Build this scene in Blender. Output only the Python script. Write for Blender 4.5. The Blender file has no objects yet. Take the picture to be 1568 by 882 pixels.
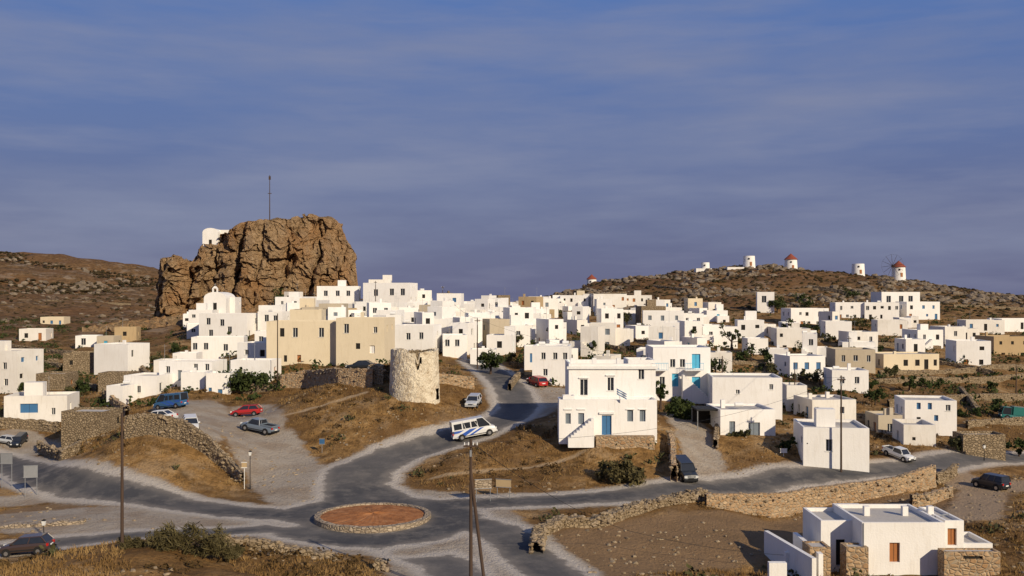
import bpy, math, random
import numpy as np
from mathutils import Vector, Matrix
random.seed(7); rng=np.random.RandomState(11)
F=1538.0; CX=784.0; HY=454.0; CZ=20.0
scene=bpy.context.scene
# ------------------------------------------------------------------ noise
def _h(i,j,k,s): 
    v=np.sin(i*127.1+j*311.7+k*74.7+s*19.19)*43758.5453
    return v-np.floor(v)
def vn3(x,y,z,s=0):
    xi,yi,zi=np.floor(x),np.floor(y),np.floor(z)
    fx,fy,fz=x-xi,y-yi,z-zi
    fx=fx*fx*(3-2*fx);fy=fy*fy*(3-2*fy);fz=fz*fz*(3-2*fz)
    r=0
    for a in (0,1):
        for b in (0,1):
            for c in (0,1):
                w=(fx if a else 1-fx)*(fy if b else 1-fy)*(fz if c else 1-fz)
                r=r+w*_h(xi+a,yi+b,zi+c,s)
    return r*2-1
def fbm(x,y,z,o=4,s=0):
    r=0;a=1.0
    for i in range(o):
        r=r+a*vn3(x,y,z,s+i);x=x*2.03+5.1;y=y*2.03+1.7;z=z*2.03+3.3;a*=.5
    return r
def worley(x,y,z,s=0):
    xi,yi,zi=np.floor(x),np.floor(y),np.floor(z)
    d1=np.full(x.shape,9.);d2=np.full(x.shape,9.);idv=np.zeros(x.shape);til=np.zeros(x.shape)
    for a in (-1,0,1):
        for b in (-1,0,1):
            for c in (-1,0,1):
                cx,cy,cz=xi+a,yi+b,zi+c
                px=cx+_h(cx,cy,cz,s);py=cy+_h(cx,cy,cz,s+3);pz=cz+_h(cx,cy,cz,s+7)
                d=np.sqrt((px-x)**2+(py-y)**2+(pz-z)**2)
                m=d<d1
                d2=np.where(m,d1,np.minimum(d2,d)); idv=np.where(m,_h(cx,cy,cz,s+11),idv); d1=np.where(m,d,d1)
                til=np.where(m,(x-px)*(_h(cx,cy,cz,s+13)-.5)*2.4+(z-pz)*(_h(cx,cy,cz,s+17)-.6)*2.4,til)
    return d1,d2,idv,til
# ------------------------------------------------------------------ terrain control
def P(px,py,D): return ((px-CX)/F*D, D, CZ-(py-HY)/F*D)
ctrl=[(571,796,90),(300,775,97),(100,755,104),(0,710,125),(60,690,132),(0,810,88),(150,800,89),(300,815,85),(700,768,98),(900,768,97),(1080,748,103),(1300,727,110),(1568,705,125),
(760,830,82),(850,882,73),(640,882,72),(500,840,80),(400,790,92),(40,850,80),(450,770,98),
(430,760,100),(420,700,115),(390,665,124),(330,650,125),(292,662,114),(243,641,120),(300,620,135),(378,640,135),(400,610,145),
(120,735,106),(180,745,103),(320,750,103),(230,705,107),(300,715,107),(195,668,113),(370,735,107),(130,690,118),
(490,690,118),(405,640,128),(590,610,128),(640,612,127),(500,590,138),(700,640,125),(700,600,137),(560,650,122),(640,660,121),(450,625,130),
(540,715,110),(600,698,115),(660,685,118),(727,668,120),(790,640,127),(800,610,138),(770,575,155),(745,565,165),(725,625,133),
(620,740,106),(720,695,112),(850,652,118),(860,700,112),(800,755,101),(940,740,104),(1000,690,112),(1030,735,106),(900,668,114),(930,668,113),(1000,668,113),
(1060,735,107),(1075,690,116),(1050,640,128),(1140,680,118),(1190,715,112),(1280,715,113),(1440,690,122),(1300,650,140),(1500,640,150),(1568,600,190),
(1180,792,100),(1300,770,103),(1080,820,88),(1000,860,80),(1150,860,82),(1400,870,80),(1240,880,78),(900,820,85),(850,832,82),(1430,745,108),
(1568,790,92),(1505,745,108),(1568,882,75),(1480,730,113),(1480,790,93),(1330,800,93),
(100,650,140),(0,650,140),(30,600,170),(180,575,190),(130,535,240),(60,495,330),(0,560,220),(90,600,165),(200,610,150),
(300,560,190),(370,610,145),(330,545,200),(300,510,250),(480,557,160),(600,535,180),(650,485,250),(700,505,220),(550,475,280),(720,560,170),(770,485,280),(820,505,240),(850,560,180),(430,555,165),(400,500,250),
(260,492,300),(400,475,310),(520,458,325),(230,520,265),(200,500,330),(620,474,320),(720,478,330),(810,480,340),
(830,459,420),(900,438,450),(980,427,450),(1070,414,440),(1140,411,440),(1200,412,440),(1330,425,440),(1400,432,430),(1500,448,420),(1568,458,420),(1700,470,420),
(900,478,350),(1000,470,360),(1100,470,345),(1170,478,330),(1300,482,330),(1500,485,330),(1050,520,240),(1200,540,220),(1350,550,220),(1500,560,210),(1200,590,170),(1400,600,170),(1000,560,180),(1100,610,150),
(170,472,480),(100,480,450),(220,462,560),(0,387,900),(60,392,900),(120,400,890),(190,410,880),(240,428,860),(350,440,850),(-200,380,900),(-200,440,600),(60,440,650),(170,445,650),
(600,482,450),(750,492,450),(500,490,420),(750,476,900),(550,474,900)]
C=[P(*c) for c in ctrl]
C+=[(0,0,18.2),(0,30,8),(-40,30,7),(40,30,7),(0,50,3),(-40,50,2.5),(40,50,1.5),(-80,20,8),(80,20,7),(0,-60,24),(-100,70,0),(110,80,-3),(150,200,0),(-150,150,4),(-160,260,8),
(0,640,0),(120,640,5),(200,600,8),(300,420,12),(-600,1300,25),(-300,1300,15),(0,1500,-10),(600,1300,-15),(700,600,0),(-900,700,50),(600,200,-5),(-600,200,15),
(0,3500,-40),(2500,3500,-40),(-2500,3500,-30),(-3500,0,0),(3500,0,-30),(0,-1500,30),(6000,6000,-50),(-6000,6000,-50)]
C+=[P(120,842,69),P(280,836,69),P(450,858,70),P(0,872,71)]
C=np.array(C)
cc=5.0
n=len(C)
d2=(C[:,None,0]-C[None,:,0])**2+(C[:,None,1]-C[None,:,1])**2
A=np.zeros((n+1,n+1));A[:n,:n]=np.sqrt(d2+cc*cc)-np.eye(n)*0.35;A[:n,n]=1;A[n,:n]=1
bvec=np.zeros(n+1);bvec[:n]=C[:,2]
Wt=np.linalg.solve(A,bvec)
def base(X,Y):
    X=np.asarray(X,float);Y=np.asarray(Y,float);sh=X.shape
    x=X.ravel();y=Y.ravel();o=np.full(x.shape,Wt[n])
    for i in range(n): o+=Wt[i]*np.sqrt((x-C[i,0])**2+(y-C[i,1])**2+cc*cc)
    return o.reshape(sh)
def hit(px,py,dmin=66,dmax=520):
    D=np.arange(dmin,dmax,.5)
    Z=CZ-(py-HY)/F*D; h=base((px-CX)/F*D,D)
    m=np.where(Z<=h)[0]
    if len(m) and m[0]>0: d=D[m[0]]
    elif len(m): d=D[0]
    else: d=D[np.argmin(Z-h)]
    x=(px-CX)/F*d
    return (x,d,float(base(x,d)))
def gz(x,y): return float(base(x,y))
# ------------------------------------------------------------------ roads
def W(pts,dmin=66,dmax=260): return [hit(a,b,dmin,dmax)[:2] for a,b in pts]
RC=hit(571,796)[:2]
asph=[(W([(-60,690),(0,705),(60,730),(130,750),(250,768),(360,784),(480,794)]),2.2),
(W([(-80,852),(60,838),(200,822),(350,815),(480,808)]),1.6),
(W([(540,772),(532,750),(535,722),(600,699),(660,683),(727,664),(775,645),(795,625),(785,600),(765,578),(745,564),(735,556)]),2.5),
(W([(600,765),(565,745),(575,722),(620,700)]),2.0),
(W([(640,775),(740,771),(850,768),(960,761),(1080,747),(1200,733),(1300,724),(1420,714),(1568,702),(1640,700)]),2.1),
(W([(690,795),(765,815),(800,845),(850,882)])+[(6,58),(8,40)],2.2),
(W([(520,815),(600,835),(690,870)])+[(-2,62)],2.0)]
patches=[(W([(625,846),(690,838)]),2.2),(W([(720,828),(745,850)]),1.0),(W([(440,806),(400,800)]),1.0)]
dust=[(W([(480,765),(450,735),(420,705),(395,675),(350,652),(310,632),(285,618)]),4.4),
(W([(300,660),(240,642)]),3.2),(W([(400,655),(385,630)]),3.0),(W([(0,800),(150,795),(300,800),(450,800)]),5.5),
(W([(-20,770),(60,765)]),2),(W([(700,800),(720,840)])+[(-3,72)],6),
(W([(1075,737),(1078,705),(1062,670),(1045,640)]),2.3),(W([(1640,745),(1500,748),(1465,733),(1440,722)]),2.8),(W([(1505,750),(1490,790)]),2.4),
(W([(800,640),(830,615),(850,600)]),3.2),(W([(830,870),(900,900)]),3),(W([(20,670),(70,690)]),2.5)]
earth=[(W([(880,850),(1000,835),(1100,820),(1180,815)]),6.5),(W([(1180,815),(1300,790),(1420,770)]),4.),(W([(30,785),(110,775)]),2.5)]
path_=[(W([(660,735),(740,722),(860,705),(900,690)]),.35),(W([(430,640),(500,615),(560,600)]),.35)]
def sdf_poly(x,y,pts,hw):
    d=np.full(x.shape,1e9)
    for (ax,ay),(bx,by) in zip(pts[:-1],pts[1:]):
        vx,vy=bx-ax,by-ay;L=vx*vx+vy*vy+1e-9
        t=np.clip(((x-ax)*vx+(y-ay)*vy)/L,0,1)
        d=np.minimum(d,np.hypot(x-ax-t*vx,y-ay-t*vy))
    return d-hw
def sd_asph(x,y):
    d=np.abs(np.hypot(x-RC[0],y-RC[1])-7.5)-2.4
    for p,w in asph: d=np.minimum(d,sdf_poly(x,y,p,w))
    return d
def sd_asph2(x,y):
    d=sd_asph(x,y)
    for p,w in patches: d=np.maximum(d,-sdf_poly(x,y,p,w))
    return d
def sd_dust(x,y):
    d=np.hypot(x-RC[0],y-RC[1])-13
    for p,w in dust: d=np.minimum(d,sdf_poly(x,y,p,w))
    return d
def sd_list(x,y,l):
    d=np.full(x.shape,1e9)
    for p,w in l: d=np.minimum(d,sdf_poly(x,y,p,w))
    return d
# ------------------------------------------------------------------ material helpers
def newmat(name):
    m=bpy.data.materials.new(name);m.use_nodes=True
    nt=m.node_tree;b=nt.nodes['Principled BSDF'];b.inputs['Roughness'].default_value=.9
    b.inputs['Specular IOR Level'].default_value=.2
    return m,nt,b
def N(nt,t,**kw):
    nd=nt.nodes.new(t)
    for k,v in kw.items(): setattr(nd,k,v)
    return nd
def L(nt,a,b): nt.links.new(a,b)
def pos(nt,sc=(1,1,1)):
    g=N(nt,'ShaderNodeNewGeometry');m=N(nt,'ShaderNodeMapping');m.inputs['Scale'].default_value=sc
    L(nt,g.outputs['Position'],m.inputs['Vector']);return m.outputs[0]
def noise(nt,vec,scale,detail=5,rough=.6):
    nd=N(nt,'ShaderNodeTexNoise');nd.inputs['Scale'].default_value=scale;nd.inputs['Detail'].default_value=detail;nd.inputs['Roughness'].default_value=rough
    L(nt,vec,nd.inputs['Vector']);return nd.outputs['Fac']
def ramp(nt,fac,stops,interp='LINEAR'):
    r=N(nt,'ShaderNodeValToRGB');r.color_ramp.interpolation=interp;e=r.color_ramp.elements
    while len(e)<len(stops): e.new(.5)
    for el,(p,c) in zip(e,stops):
        el.position=p; el.color=(c,c,c,1) if not isinstance(c,tuple) else (*c,1)
    L(nt,fac,r.inputs[0]);return r.outputs[0]
def mix(nt,f,a,b,bt='MIX'):
    m=N(nt,'ShaderNodeMix',data_type='RGBA',blend_type=bt)
    for s,v in ((m.inputs[0],f),(m.inputs[6],a),(m.inputs[7],b)):
        if hasattr(v,'links'): L(nt,v,s)
        elif isinstance(v,tuple): s.default_value=(*v,1)
        else: s.default_value=v
    return m.outputs[2]
def math_(nt,op,a,b=0,c=0):
    m=N(nt,'ShaderNodeMath',operation=op)
    for i,v in enumerate((a,b,c)):
        if hasattr(v,'links'): L(nt,v,m.inputs[i])
        else: m.inputs[i].default_value=v
    return m.outputs[0]
def bump(nt,b,h,st=.5,dist=.1):
    bn=N(nt,'ShaderNodeBump');bn.inputs['Strength'].default_value=st;bn.inputs['Distance'].default_value=dist
    L(nt,h,bn.inputs['Height']);L(nt,bn.outputs[0],b.inputs['Normal'])
def maprange(nt,v,a,b,c=0,d=1):
    m=N(nt,'ShaderNodeMapRange');m.interpolation_type='SMOOTHSTEP'
    L(nt,v,m.inputs[0]);m.inputs[1].default_value=a;m.inputs[2].default_value=b;m.inputs[3].default_value=c;m.inputs[4].default_value=d
    return m.outputs[0]
def flat(name,col,rough=.6,metal=0,var=.15,spec=.3):
    m,nt,b=newmat(name)
    f=noise(nt,pos(nt),3.0)
    c=mix(nt,f,tuple(x*(1-var) for x in col),tuple(min(1,x*(1+var)) for x in col))
    L(nt,c,b.inputs['Base Color']);b.inputs['Roughness'].default_value=rough;b.inputs['Metallic'].default_value=metal;b.inputs['Specular IOR Level'].default_value=spec
    return m
def attr(nt,n): return N(nt,'ShaderNodeAttribute',attribute_name=n).outputs['Fac']
def terrain_mat(name):
    m,nt,b=newmat(name)
    p=pos(nt)
    n1=noise(nt,p,.09,6);n2=noise(nt,p,.5,6,.7);n3=noise(nt,p,3.5,4,.7);n4=noise(nt,p,.22,6,.65)
    g=ramp(nt,n2,[(.3,(.075,.046,.018)),(.43,(.19,.105,.036)),(.57,(.33,.19,.068)),(.72,(.45,.30,.14))])
    g=mix(nt,ramp(nt,n4,[(.5,0.),(.62,.7)]),g,(.40,.27,.14))
    g=mix(nt,ramp(nt,n1,[(.46,0.),(.56,.65)]),g,(.13,.068,.024))
    g=mix(nt,ramp(nt,n3,[(.3,.6),(.5,0.)]),g,(.06,.04,.016))
    ea=attr(nt,'earth')
    nz=math_(nt,'MULTIPLY_ADD',n2,3.2,-1.6); nz2=math_(nt,'MULTIPLY_ADD',n3,1.2,-.6)
    em=maprange(nt,math_(nt,'ADD',ea,nz),.8,-.8)
    g=mix(nt,em,g,mix(nt,n4,(.17,.105,.05),(.30,.195,.105)))
    pm=maprange(nt,math_(nt,'ADD',attr(nt,'path'),math_(nt,'MULTIPLY',nz,.25)),.2,-.3,0,.85)
    g=mix(nt,pm,g,(.42,.31,.19))
    za=attr(nt,'zone')
    ph=pos(nt,(1,1,2.5))
    h1=noise(nt,ph,.09,8,.68);h2=noise(nt,ph,.35,6,.7);h3=noise(nt,ph,.02,4)
    hc=ramp(nt,h2,[(.32,(.045,.032,.015)),(.47,(.125,.074,.032)),(.6,(.23,.135,.058)),(.75,(.30,.205,.11))])
    hc=mix(nt,ramp(nt,h1,[(.54,0.),(.64,.8)]),hc,mix(nt,h2,(.20,.145,.095),(.38,.30,.21)))
    hc=mix(nt,ramp(nt,h3,[(.4,0.),(.65,.6)]),hc,(.16,.078,.032))
    col=mix(nt,za,g,hc)
    da=attr(nt,'dust');aa=attr(nt,'asph')
    dm=maprange(nt,math_(nt,'ADD',math_(nt,'ADD',da,nz),nz2),.5,-.5)
    dm2=maprange(nt,math_(nt,'ADD',math_(nt,'ADD',aa,math_(nt,'MULTIPLY',nz,.7)),nz2),1.9,1.1)
    ra=attr(nt,'tan')
    dc=mix(nt,n2,(.31,.26,.20),(.48,.415,.33)); dc=mix(nt,ramp(nt,n4,[(.45,0.),(.6,.6)]),dc,(.28,.205,.135))
    dc=mix(nt,ra,dc,mix(nt,n2,(.30,.21,.13),(.42,.31,.20)))
    dc=mix(nt,ramp(nt,n3,[(.35,.35),(.5,0.)]),dc,(.17,.14,.11))
    lip=maprange(nt,math_(nt,'ADD',aa,math_(nt,'MULTIPLY',nz,.4)),1.7,.4,0,.8)
    dc=mix(nt,lip,dc,(.52,.47,.40))
    col=mix(nt,math_(nt,'MAXIMUM',dm,dm2),col,dc)
    ac=mix(nt,n4,(.042,.042,.046),(.10,.098,.097)); ac=mix(nt,ramp(nt,n2,[(.48,0.),(.66,.7)]),ac,(.19,.172,.15))
    ac=mix(nt,ramp(nt,n1,[(.42,0.),(.58,.55)]),ac,(.15,.138,.125))
    ac=mix(nt,ramp(nt,n3,[(.55,0.),(.7,.35)]),ac,(.05,.05,.05))
    am=maprange(nt,math_(nt,'ADD',aa,math_(nt,'ADD',math_(nt,'MULTIPLY_ADD',n2,2.2,-1.1),math_(nt,'MULTIPLY',nz2,.5))),.3,-.3)
    edge=maprange(nt,math_(nt,'ADD',aa,math_(nt,'MULTIPLY',nz,.5)),-1.5,0.,0,.55)
    ac=mix(nt,edge,ac,(.24,.21,.175))
    col=mix(nt,am,col,ac)
    L(nt,col,b.inputs['Base Color'])
    hh=math_(nt,'ADD',n3,n2)
    st=math_(nt,'MULTIPLY_ADD',am,-.75,.85)
    bn=N(nt,'ShaderNodeBump');bn.inputs['Distance'].default_value=.3;L(nt,st,bn.inputs['Strength']);L(nt,math_(nt,'MULTIPLY_ADD',za,math_(nt,'MULTIPLY',h1,6.),hh),bn.inputs['Height']);L(nt,bn.outputs[0],b.inputs['Normal'])
    b.inputs['Specular IOR Level'].default_value=.1
    return m
def stone_mat(name,c1,c2,mortar,scale=2.6,z=1.5):
    m,nt,b=newmat(name);p=pos(nt,(1,1,z))
    v=N(nt,'ShaderNodeTexVoronoi');v.inputs['Scale'].default_value=scale;L(nt,p,v.inputs['Vector'])
    e=N(nt,'ShaderNodeTexVoronoi',feature='DISTANCE_TO_EDGE');e.inputs['Scale'].default_value=scale;L(nt,p,e.inputs['Vector'])
    sp=N(nt,'ShaderNodeSeparateColor');L(nt,v.outputs['Color'],sp.inputs[0])
    n=noise(nt,p,4.,5,.7)
    c=mix(nt,sp.outputs[0],c1,c2);c=mix(nt,math_(nt,'MULTIPLY',sp.outputs[1],.8),c,tuple((a+b_)/2*.8 for a,b_ in zip(c1,c2)))
    c=mix(nt,ramp(nt,n,[(.35,.4),(.6,0.)]),c,tuple(x*.5 for x in c1))
    ed=ramp(nt,e.outputs[0],[(.02,0.),(.1,1.)])
    c=mix(nt,ed,mortar,c)
    L(nt,c,b.inputs['Base Color']);bump(nt,b,math_(nt,'ADD',math_(nt,'MINIMUM',e.outputs[0],.2),math_(nt,'MULTIPLY',n,.15)),1.,.35)
    return m
def wall_mat(name,col,dirt,amount=.5,rand=.18):
    m,nt,b=newmat(name);p=pos(nt);pz=pos(nt,(1.2,1.2,.18))
    n1=noise(nt,p,.25,5);n2=noise(nt,pz,2.2,5,.7);n3=noise(nt,p,6.,3)
    c=mix(nt,ramp(nt,n1,[(.4,0.),(.7,amount*.5)]),col,dirt)
    c=mix(nt,ramp(nt,n2,[(.52,0.),(.78,amount)]),c,dirt)
    inf=N(nt,'ShaderNodeObjectInfo')
    c=mix(nt,math_(nt,'MULTIPLY',inf.outputs['Random'],rand),c,dirt)
    L(nt,c,b.inputs['Base Color']);bump(nt,b,math_(nt,'ADD',n3,n2),.4,.05)
    return m
M={}
M['ground']=terrain_mat('dry_ground');M['road']=terrain_mat('road_surface')
M['white']=wall_mat('whitewash',(.83,.81,.77),(.58,.53,.45),.45,.12)
M['white2']=wall_mat('whitewash_aged',(.78,.75,.69),(.50,.44,.35),.6,.18)
M['cream']=wall_mat('cream_plaster',(.70,.60,.43),(.50,.41,.27),.5)
M['beige']=wall_mat('grey_plaster',(.50,.43,.32),(.33,.27,.19),.6)
M['ochre']=wall_mat('ochre_plaster',(.46,.34,.19),(.30,.21,.12),.5)
M['roof']=wall_mat('flat_roof',(.52,.49,.44),(.34,.30,.25),.7)
M['stone']=stone_mat('rubble_stone',(.25,.185,.11),(.44,.34,.22),(.11,.08,.048))
M['stone_red']=stone_mat('orange_stone',(.36,.21,.10),(.56,.41,.25),(.33,.27,.19),2.2)
M['kerb']=stone_mat('kerb_stone',(.36,.28,.19),(.50,.41,.30),(.22,.17,.12),2.5)
M['glass']=flat('window_glass',(.022,.026,.034),.15,0,.3,.5)
M['dark']=flat('dark_opening',(.018,.016,.014),.9)
M['blue']=flat('blue_paint',(.05,.15,.30),.5)
M['cyan']=flat('cyan_paint',(.08,.40,.60),.5)
M['grey']=flat('grey_shutter',(.17,.20,.23),.6)
M['wood']=flat('brown_wood',(.34,.13,.04),.6)
M['frame']=flat('white_frame',(.75,.74,.70),.6)
M['red']=flat('red_thatch',(.24,.062,.035),.9)
M['pole']=flat('weathered_timber',(.07,.045,.032),.9)
M['metal']=flat('galvanised_metal',(.30,.31,.32),.5,.4)
M['black']=flat('black_rubber',(.015,.015,.016),.7)
M['chrome']=flat('silver_trim',(.5,.5,.5),.3,.8)
M['lampglass']=flat('lamp_lens',(.7,.7,.66),.15)
M['tail']=flat('tail_lens',(.45,.02,.015),.2)
m,nt,b=newmat('red_earth');p=pos(nt);q=noise(nt,p,1.2,6,.7);c=ramp(nt,q,[(.3,(.17,.07,.028)),(.5,(.34,.135,.045)),(.7,(.42,.20,.085))]);L(nt,c,b.inputs['Base Color']);bump(nt,b,noise(nt,p,5,4),.8,.1);M['redearth']=m
def leafmat(name,a,b_,sc=.7):
    m,nt,b=newmat(name);p=pos(nt)
    f=noise(nt,p,sc,4);f2=noise(nt,p,sc*6,2)
    c=mix(nt,ramp(nt,f,[(.35,0.),(.65,1.)]),a,b_);c=mix(nt,f2,c,tuple(x*.55 for x in a))
    L(nt,c,b.inputs['Base Color']);b.inputs['Specular IOR Level'].default_value=.1;return m
M['leaf']=leafmat('foliage',(.035,.052,.016),(.085,.10,.032))
M['leaf2']=leafmat('olive_foliage',(.07,.072,.03),(.15,.135,.06))
M['scrub']=leafmat('dry_scrub',(.075,.048,.020),(.21,.125,.048),.3)
M['twig']=leafmat('twiggy_scrub',(.085,.07,.03),(.20,.165,.075),.9)
M['grass']=leafmat('dry_grass_blades',(.22,.125,.045),(.44,.29,.12),.25)
M['heath']=leafmat('hill_scrub',(.035,.030,.014),(.10,.066,.030),.05)
M['rubble']=leafmat('loose_stone',(.27,.20,.12),(.50,.40,.28),.9)
M['hillrock']=leafmat('hill_rock',(.17,.13,.09),(.36,.29,.21),.2)
def cliff_mat():
    m,nt,b=newmat('cliff_rock');p=pos(nt,(1,1,.8))
    a=noise(nt,p,.07,7,.65);c_=noise(nt,p,.75,9,.75);d=noise(nt,pos(nt,(1,1,.22)),.25,6,.65);f=noise(nt,pos(nt,(.35,.35,1.6)),.9,6,.7)
    c=ramp(nt,c_,[(.30,(.20,.125,.065)),(.43,(.38,.25,.135)),(.56,(.52,.355,.20)),(.75,(.62,.47,.30))])
    c=mix(nt,ramp(nt,a,[(.44,0.),(.60,.75)]),c,mix(nt,c_,(.28,.13,.05),(.60,.34,.15)))
    c=mix(nt,ramp(nt,d,[(.52,0.),(.66,.5)]),c,(.25,.19,.135))
    c=mix(nt,ramp(nt,f,[(.30,.5),(.42,0.)]),c,(.13,.085,.045))
    g=N(nt,'ShaderNodeNewGeometry');sp=N(nt,'ShaderNodeSeparateXYZ');L(nt,g.outputs['Normal'],sp.inputs[0])
    up=maprange(nt,sp.outputs[2],.6,.92,0,.6)
    c=mix(nt,up,c,(.22,.15,.07))
    L(nt,c,b.inputs['Base Color']);bump(nt,b,math_(nt,'ADD',c_,math_(nt,'MULTIPLY',f,.5)),1.,2.2);b.inputs['Specular IOR Level'].default_value=.05
    return m
M['cliff']=cliff_mat()
# ------------------------------------------------------------------ mesh helpers
def link(o): scene.collection.objects.link(o);return o
def np_mesh(name,V,Fc,mats,smooth=False,midx=None,attrs=None):
    me=bpy.data.meshes.new(name);V=np.asarray(V,np.float32);Fc=np.asarray(Fc,np.int32)
    k=Fc.shape[1];me.vertices.add(len(V));me.vertices.foreach_set('co',V.ravel())
    me.loops.add(Fc.size);me.loops.foreach_set('vertex_index',Fc.ravel())
    me.polygons.add(len(Fc));me.polygons.foreach_set('loop_start',np.arange(0,Fc.size,k,dtype=np.int32))
    try: me.polygons.foreach_set('loop_total',np.full(len(Fc),k,np.int32))
    except Exception: pass
    for a in (mats if isinstance(mats,list) else [mats]): me.materials.append(a)
    if midx is not None: me.polygons.foreach_set('material_index',np.asarray(midx,np.int32))
    me.polygons.foreach_set('use_smooth',np.full(len(Fc),smooth))
    if attrs:
        for kk,v in attrs.items():
            at=me.attributes.new(kk,'FLOAT','POINT');at.data.foreach_set('value',np.asarray(v,np.float32))
    me.update(calc_edges=True);me.validate()
    return link(bpy.data.objects.new(name,me))
class MB:
    def __init__(s): s.v=[];s.f=[];s.m=[];s.mats=[]
    def mi(s,k):
        if k not in s.mats: s.mats.append(k)
        return s.mats.index(k)
    def poly(s,ps,k):
        i=len(s.v);s.v+= [tuple(p) for p in ps];s.f.append(tuple(range(i,i+len(ps))));s.m.append(s.mi(k))
    def box(s,cx,cy,z0,z1,w,d,k,yaw=0,top=1.):
        c,sn=math.cos(yaw),math.sin(yaw)
        def q(x,y,z): return (cx+x*c-y*sn,cy+x*sn+y*c,z)
        a=[q(-w/2,-d/2,z0),q(w/2,-d/2,z0),q(w/2,d/2,z0),q(-w/2,d/2,z0)]
        t=[q(-w/2*top,-d/2*top,z1),q(w/2*top,-d/2*top,z1),q(w/2*top,d/2*top,z1),q(-w/2*top,d/2*top,z1)]
        for i in range(4):
            j=(i+1)%4;s.poly([a[i],a[j],t[j],t[i]],k)
        s.poly(t,k);s.poly(a[::-1],k)
    def tube(s,p0,p1,r0,r1,k,n=8,cap=True):
        p0=Vector(p0);p1=Vector(p1);d=(p1-p0).normalized()
        u=d.orthogonal().normalized();w=d.cross(u)
        A=[p0+(u*math.cos(a)+w*math.sin(a))*r0 for a in [2*math.pi*i/n for i in range(n)]]
        B=[p1+(u*math.cos(a)+w*math.sin(a))*r1 for a in [2*math.pi*i/n for i in range(n)]]
        for i in range(n):
            j=(i+1)%n;s.poly([A[i],A[j],B[j],B[i]],k)
        if cap: s.poly(B,k);s.poly(A[::-1],k)
    def obj(s,name,smooth=False):
        me=bpy.data.meshes.new(name);me.from_pydata(s.v,[],s.f)
        for k in s.mats: me.materials.append(M[k])
        me.polygons.foreach_set('material_index',s.m)
        if smooth: me.polygons.foreach_set('use_smooth',[True]*len(s.f))
        me.update();return link(bpy.data.objects.new(name,me))
# ------------------------------------------------------------------ terrain mesh
def geo(a,b,s0,g):
    r=[a];s=s0
    while r[-1]<b: r.append(r[-1]+s);s*=g
    return r
xp=list(np.arange(0,68,.5))+geo(68,5000,.55,1.022)
xs=np.array(sorted(set([-v for v in xp[1:]]+xp)))
ys=np.array([-1500,-700,-300,-150,-80]+list(np.arange(-50,60,4))+list(np.arange(60,150,.5))+geo(150,9000,.55,1.0125))
GX,GY=np.meshgrid(xs,ys)
GZ=base(GX,GY)
SA0=sd_asph(GX,GY);SA=sd_asph2(GX,GY);SD=sd_dust(GX,GY);SE=sd_list(GX,GY,earth);SP=sd_list(GX,GY,path_)
road=np.minimum(SA0-1.2,SD)
off=np.clip((road-.2)/3,0,1)
far=np.clip((GY-330)/120,0,1)*np.clip((GY-200)/50,0,1)
z0=np.zeros_like(GX)
def micro(x,y):
    q=x*0;return fbm(x/5,y/5,q,5,3)*.38+fbm(x/1.3,y/1.3,q,3,9)*.08
GZ+=off*micro(GX,GY)*np.where(SE<1,.45,1)
rid=1-np.abs(fbm(GX/22,GY/16,z0,6,20))
GZ+=far*((rid-.5)*2.2+fbm(GX/6,GY/6,z0,4,5)*.7)
far2=np.clip((GY-550)/150,0,1)*np.clip((2500-GY)/800,0,1)
GZ+=far2*((1-np.abs(fbm(GX/90,GY/90,z0,5,31)))-.6)*10
zone=np.clip((GY-300)/90+fbm(GX/30,GY/30,z0,3,40)*.3,0,1)
zl=np.clip((-GX-70)/25,0,1)*np.clip((GY-220)/60,0,1);zone=np.maximum(zone,zl)
tan=np.clip((GX-25)/6,0,1)
nx,ny=len(xs),len(ys)
idx=np.arange(nx*ny).reshape(ny,nx)
Fq=np.stack([idx[:-1,:-1],idx[:-1,1:],idx[1:,1:],idx[1:,:-1]],-1).reshape(-1,4)
V=np.stack([GX.ravel(),GY.ravel(),GZ.ravel()],-1)
att={'asph':SA.ravel(),'dust':SD.ravel(),'zone':zone.ravel(),'tan':tan.ravel(),'earth':SE.ravel(),'path':SP.ravel()}
np_mesh('ground_terrain',V,Fq,M['ground'],True,None,att)
rm=road.ravel()<.6
keep=rm[Fq].all(axis=1)
fr=Fq[keep];used=np.unique(fr);remap=np.full(len(V),-1);remap[used]=np.arange(len(used))
V2=V[used].copy();V2[:,2]+=.035
np_mesh('road',V2,remap[fr],M['road'],True,None,{k:v[used] for k,v in att.items()})
# ------------------------------------------------------------------ scatter
def ico():
    t=(1+5**.5)/2
    v=np.array([(-1,t,0),(1,t,0),(-1,-t,0),(1,-t,0),(0,-1,t),(0,1,t),(0,-1,-t),(0,1,-t),(t,0,-1),(t,0,1),(-t,0,-1),(-t,0,1)],float);v/=np.linalg.norm(v[0])
    f=np.array([(0,11,5),(0,5,1),(0,1,7),(0,7,10),(0,10,11),(1,5,9),(5,11,4),(11,10,2),(10,7,6),(7,1,8),(3,9,4),(3,4,2),(3,2,6),(3,6,8),(3,8,9),(4,9,5),(2,4,11),(6,2,10),(8,6,7),(9,8,1)])
    return v,f
def scatter_ico(name,pts,sc,mat):
    v,f=ico();n=len(pts)
    V=v[None]*(1+rng.uniform(-.28,.28,(n,12,1)))*sc[:,None,:]
    a=rng.uniform(0,6.28,n);c,s=np.cos(a)[:,None],np.sin(a)[:,None]
    X=V[:,:,0]*c-V[:,:,1]*s;Y=V[:,:,0]*s+V[:,:,1]*c
    V=np.stack([X,Y,V[:,:,2]],-1)+pts[:,None,:]
    Fc=(f[None]+(np.arange(n)*12)[:,None,None]).reshape(-1,3)
    return np_mesh(name,V.reshape(-1,3),Fc,mat)
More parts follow.
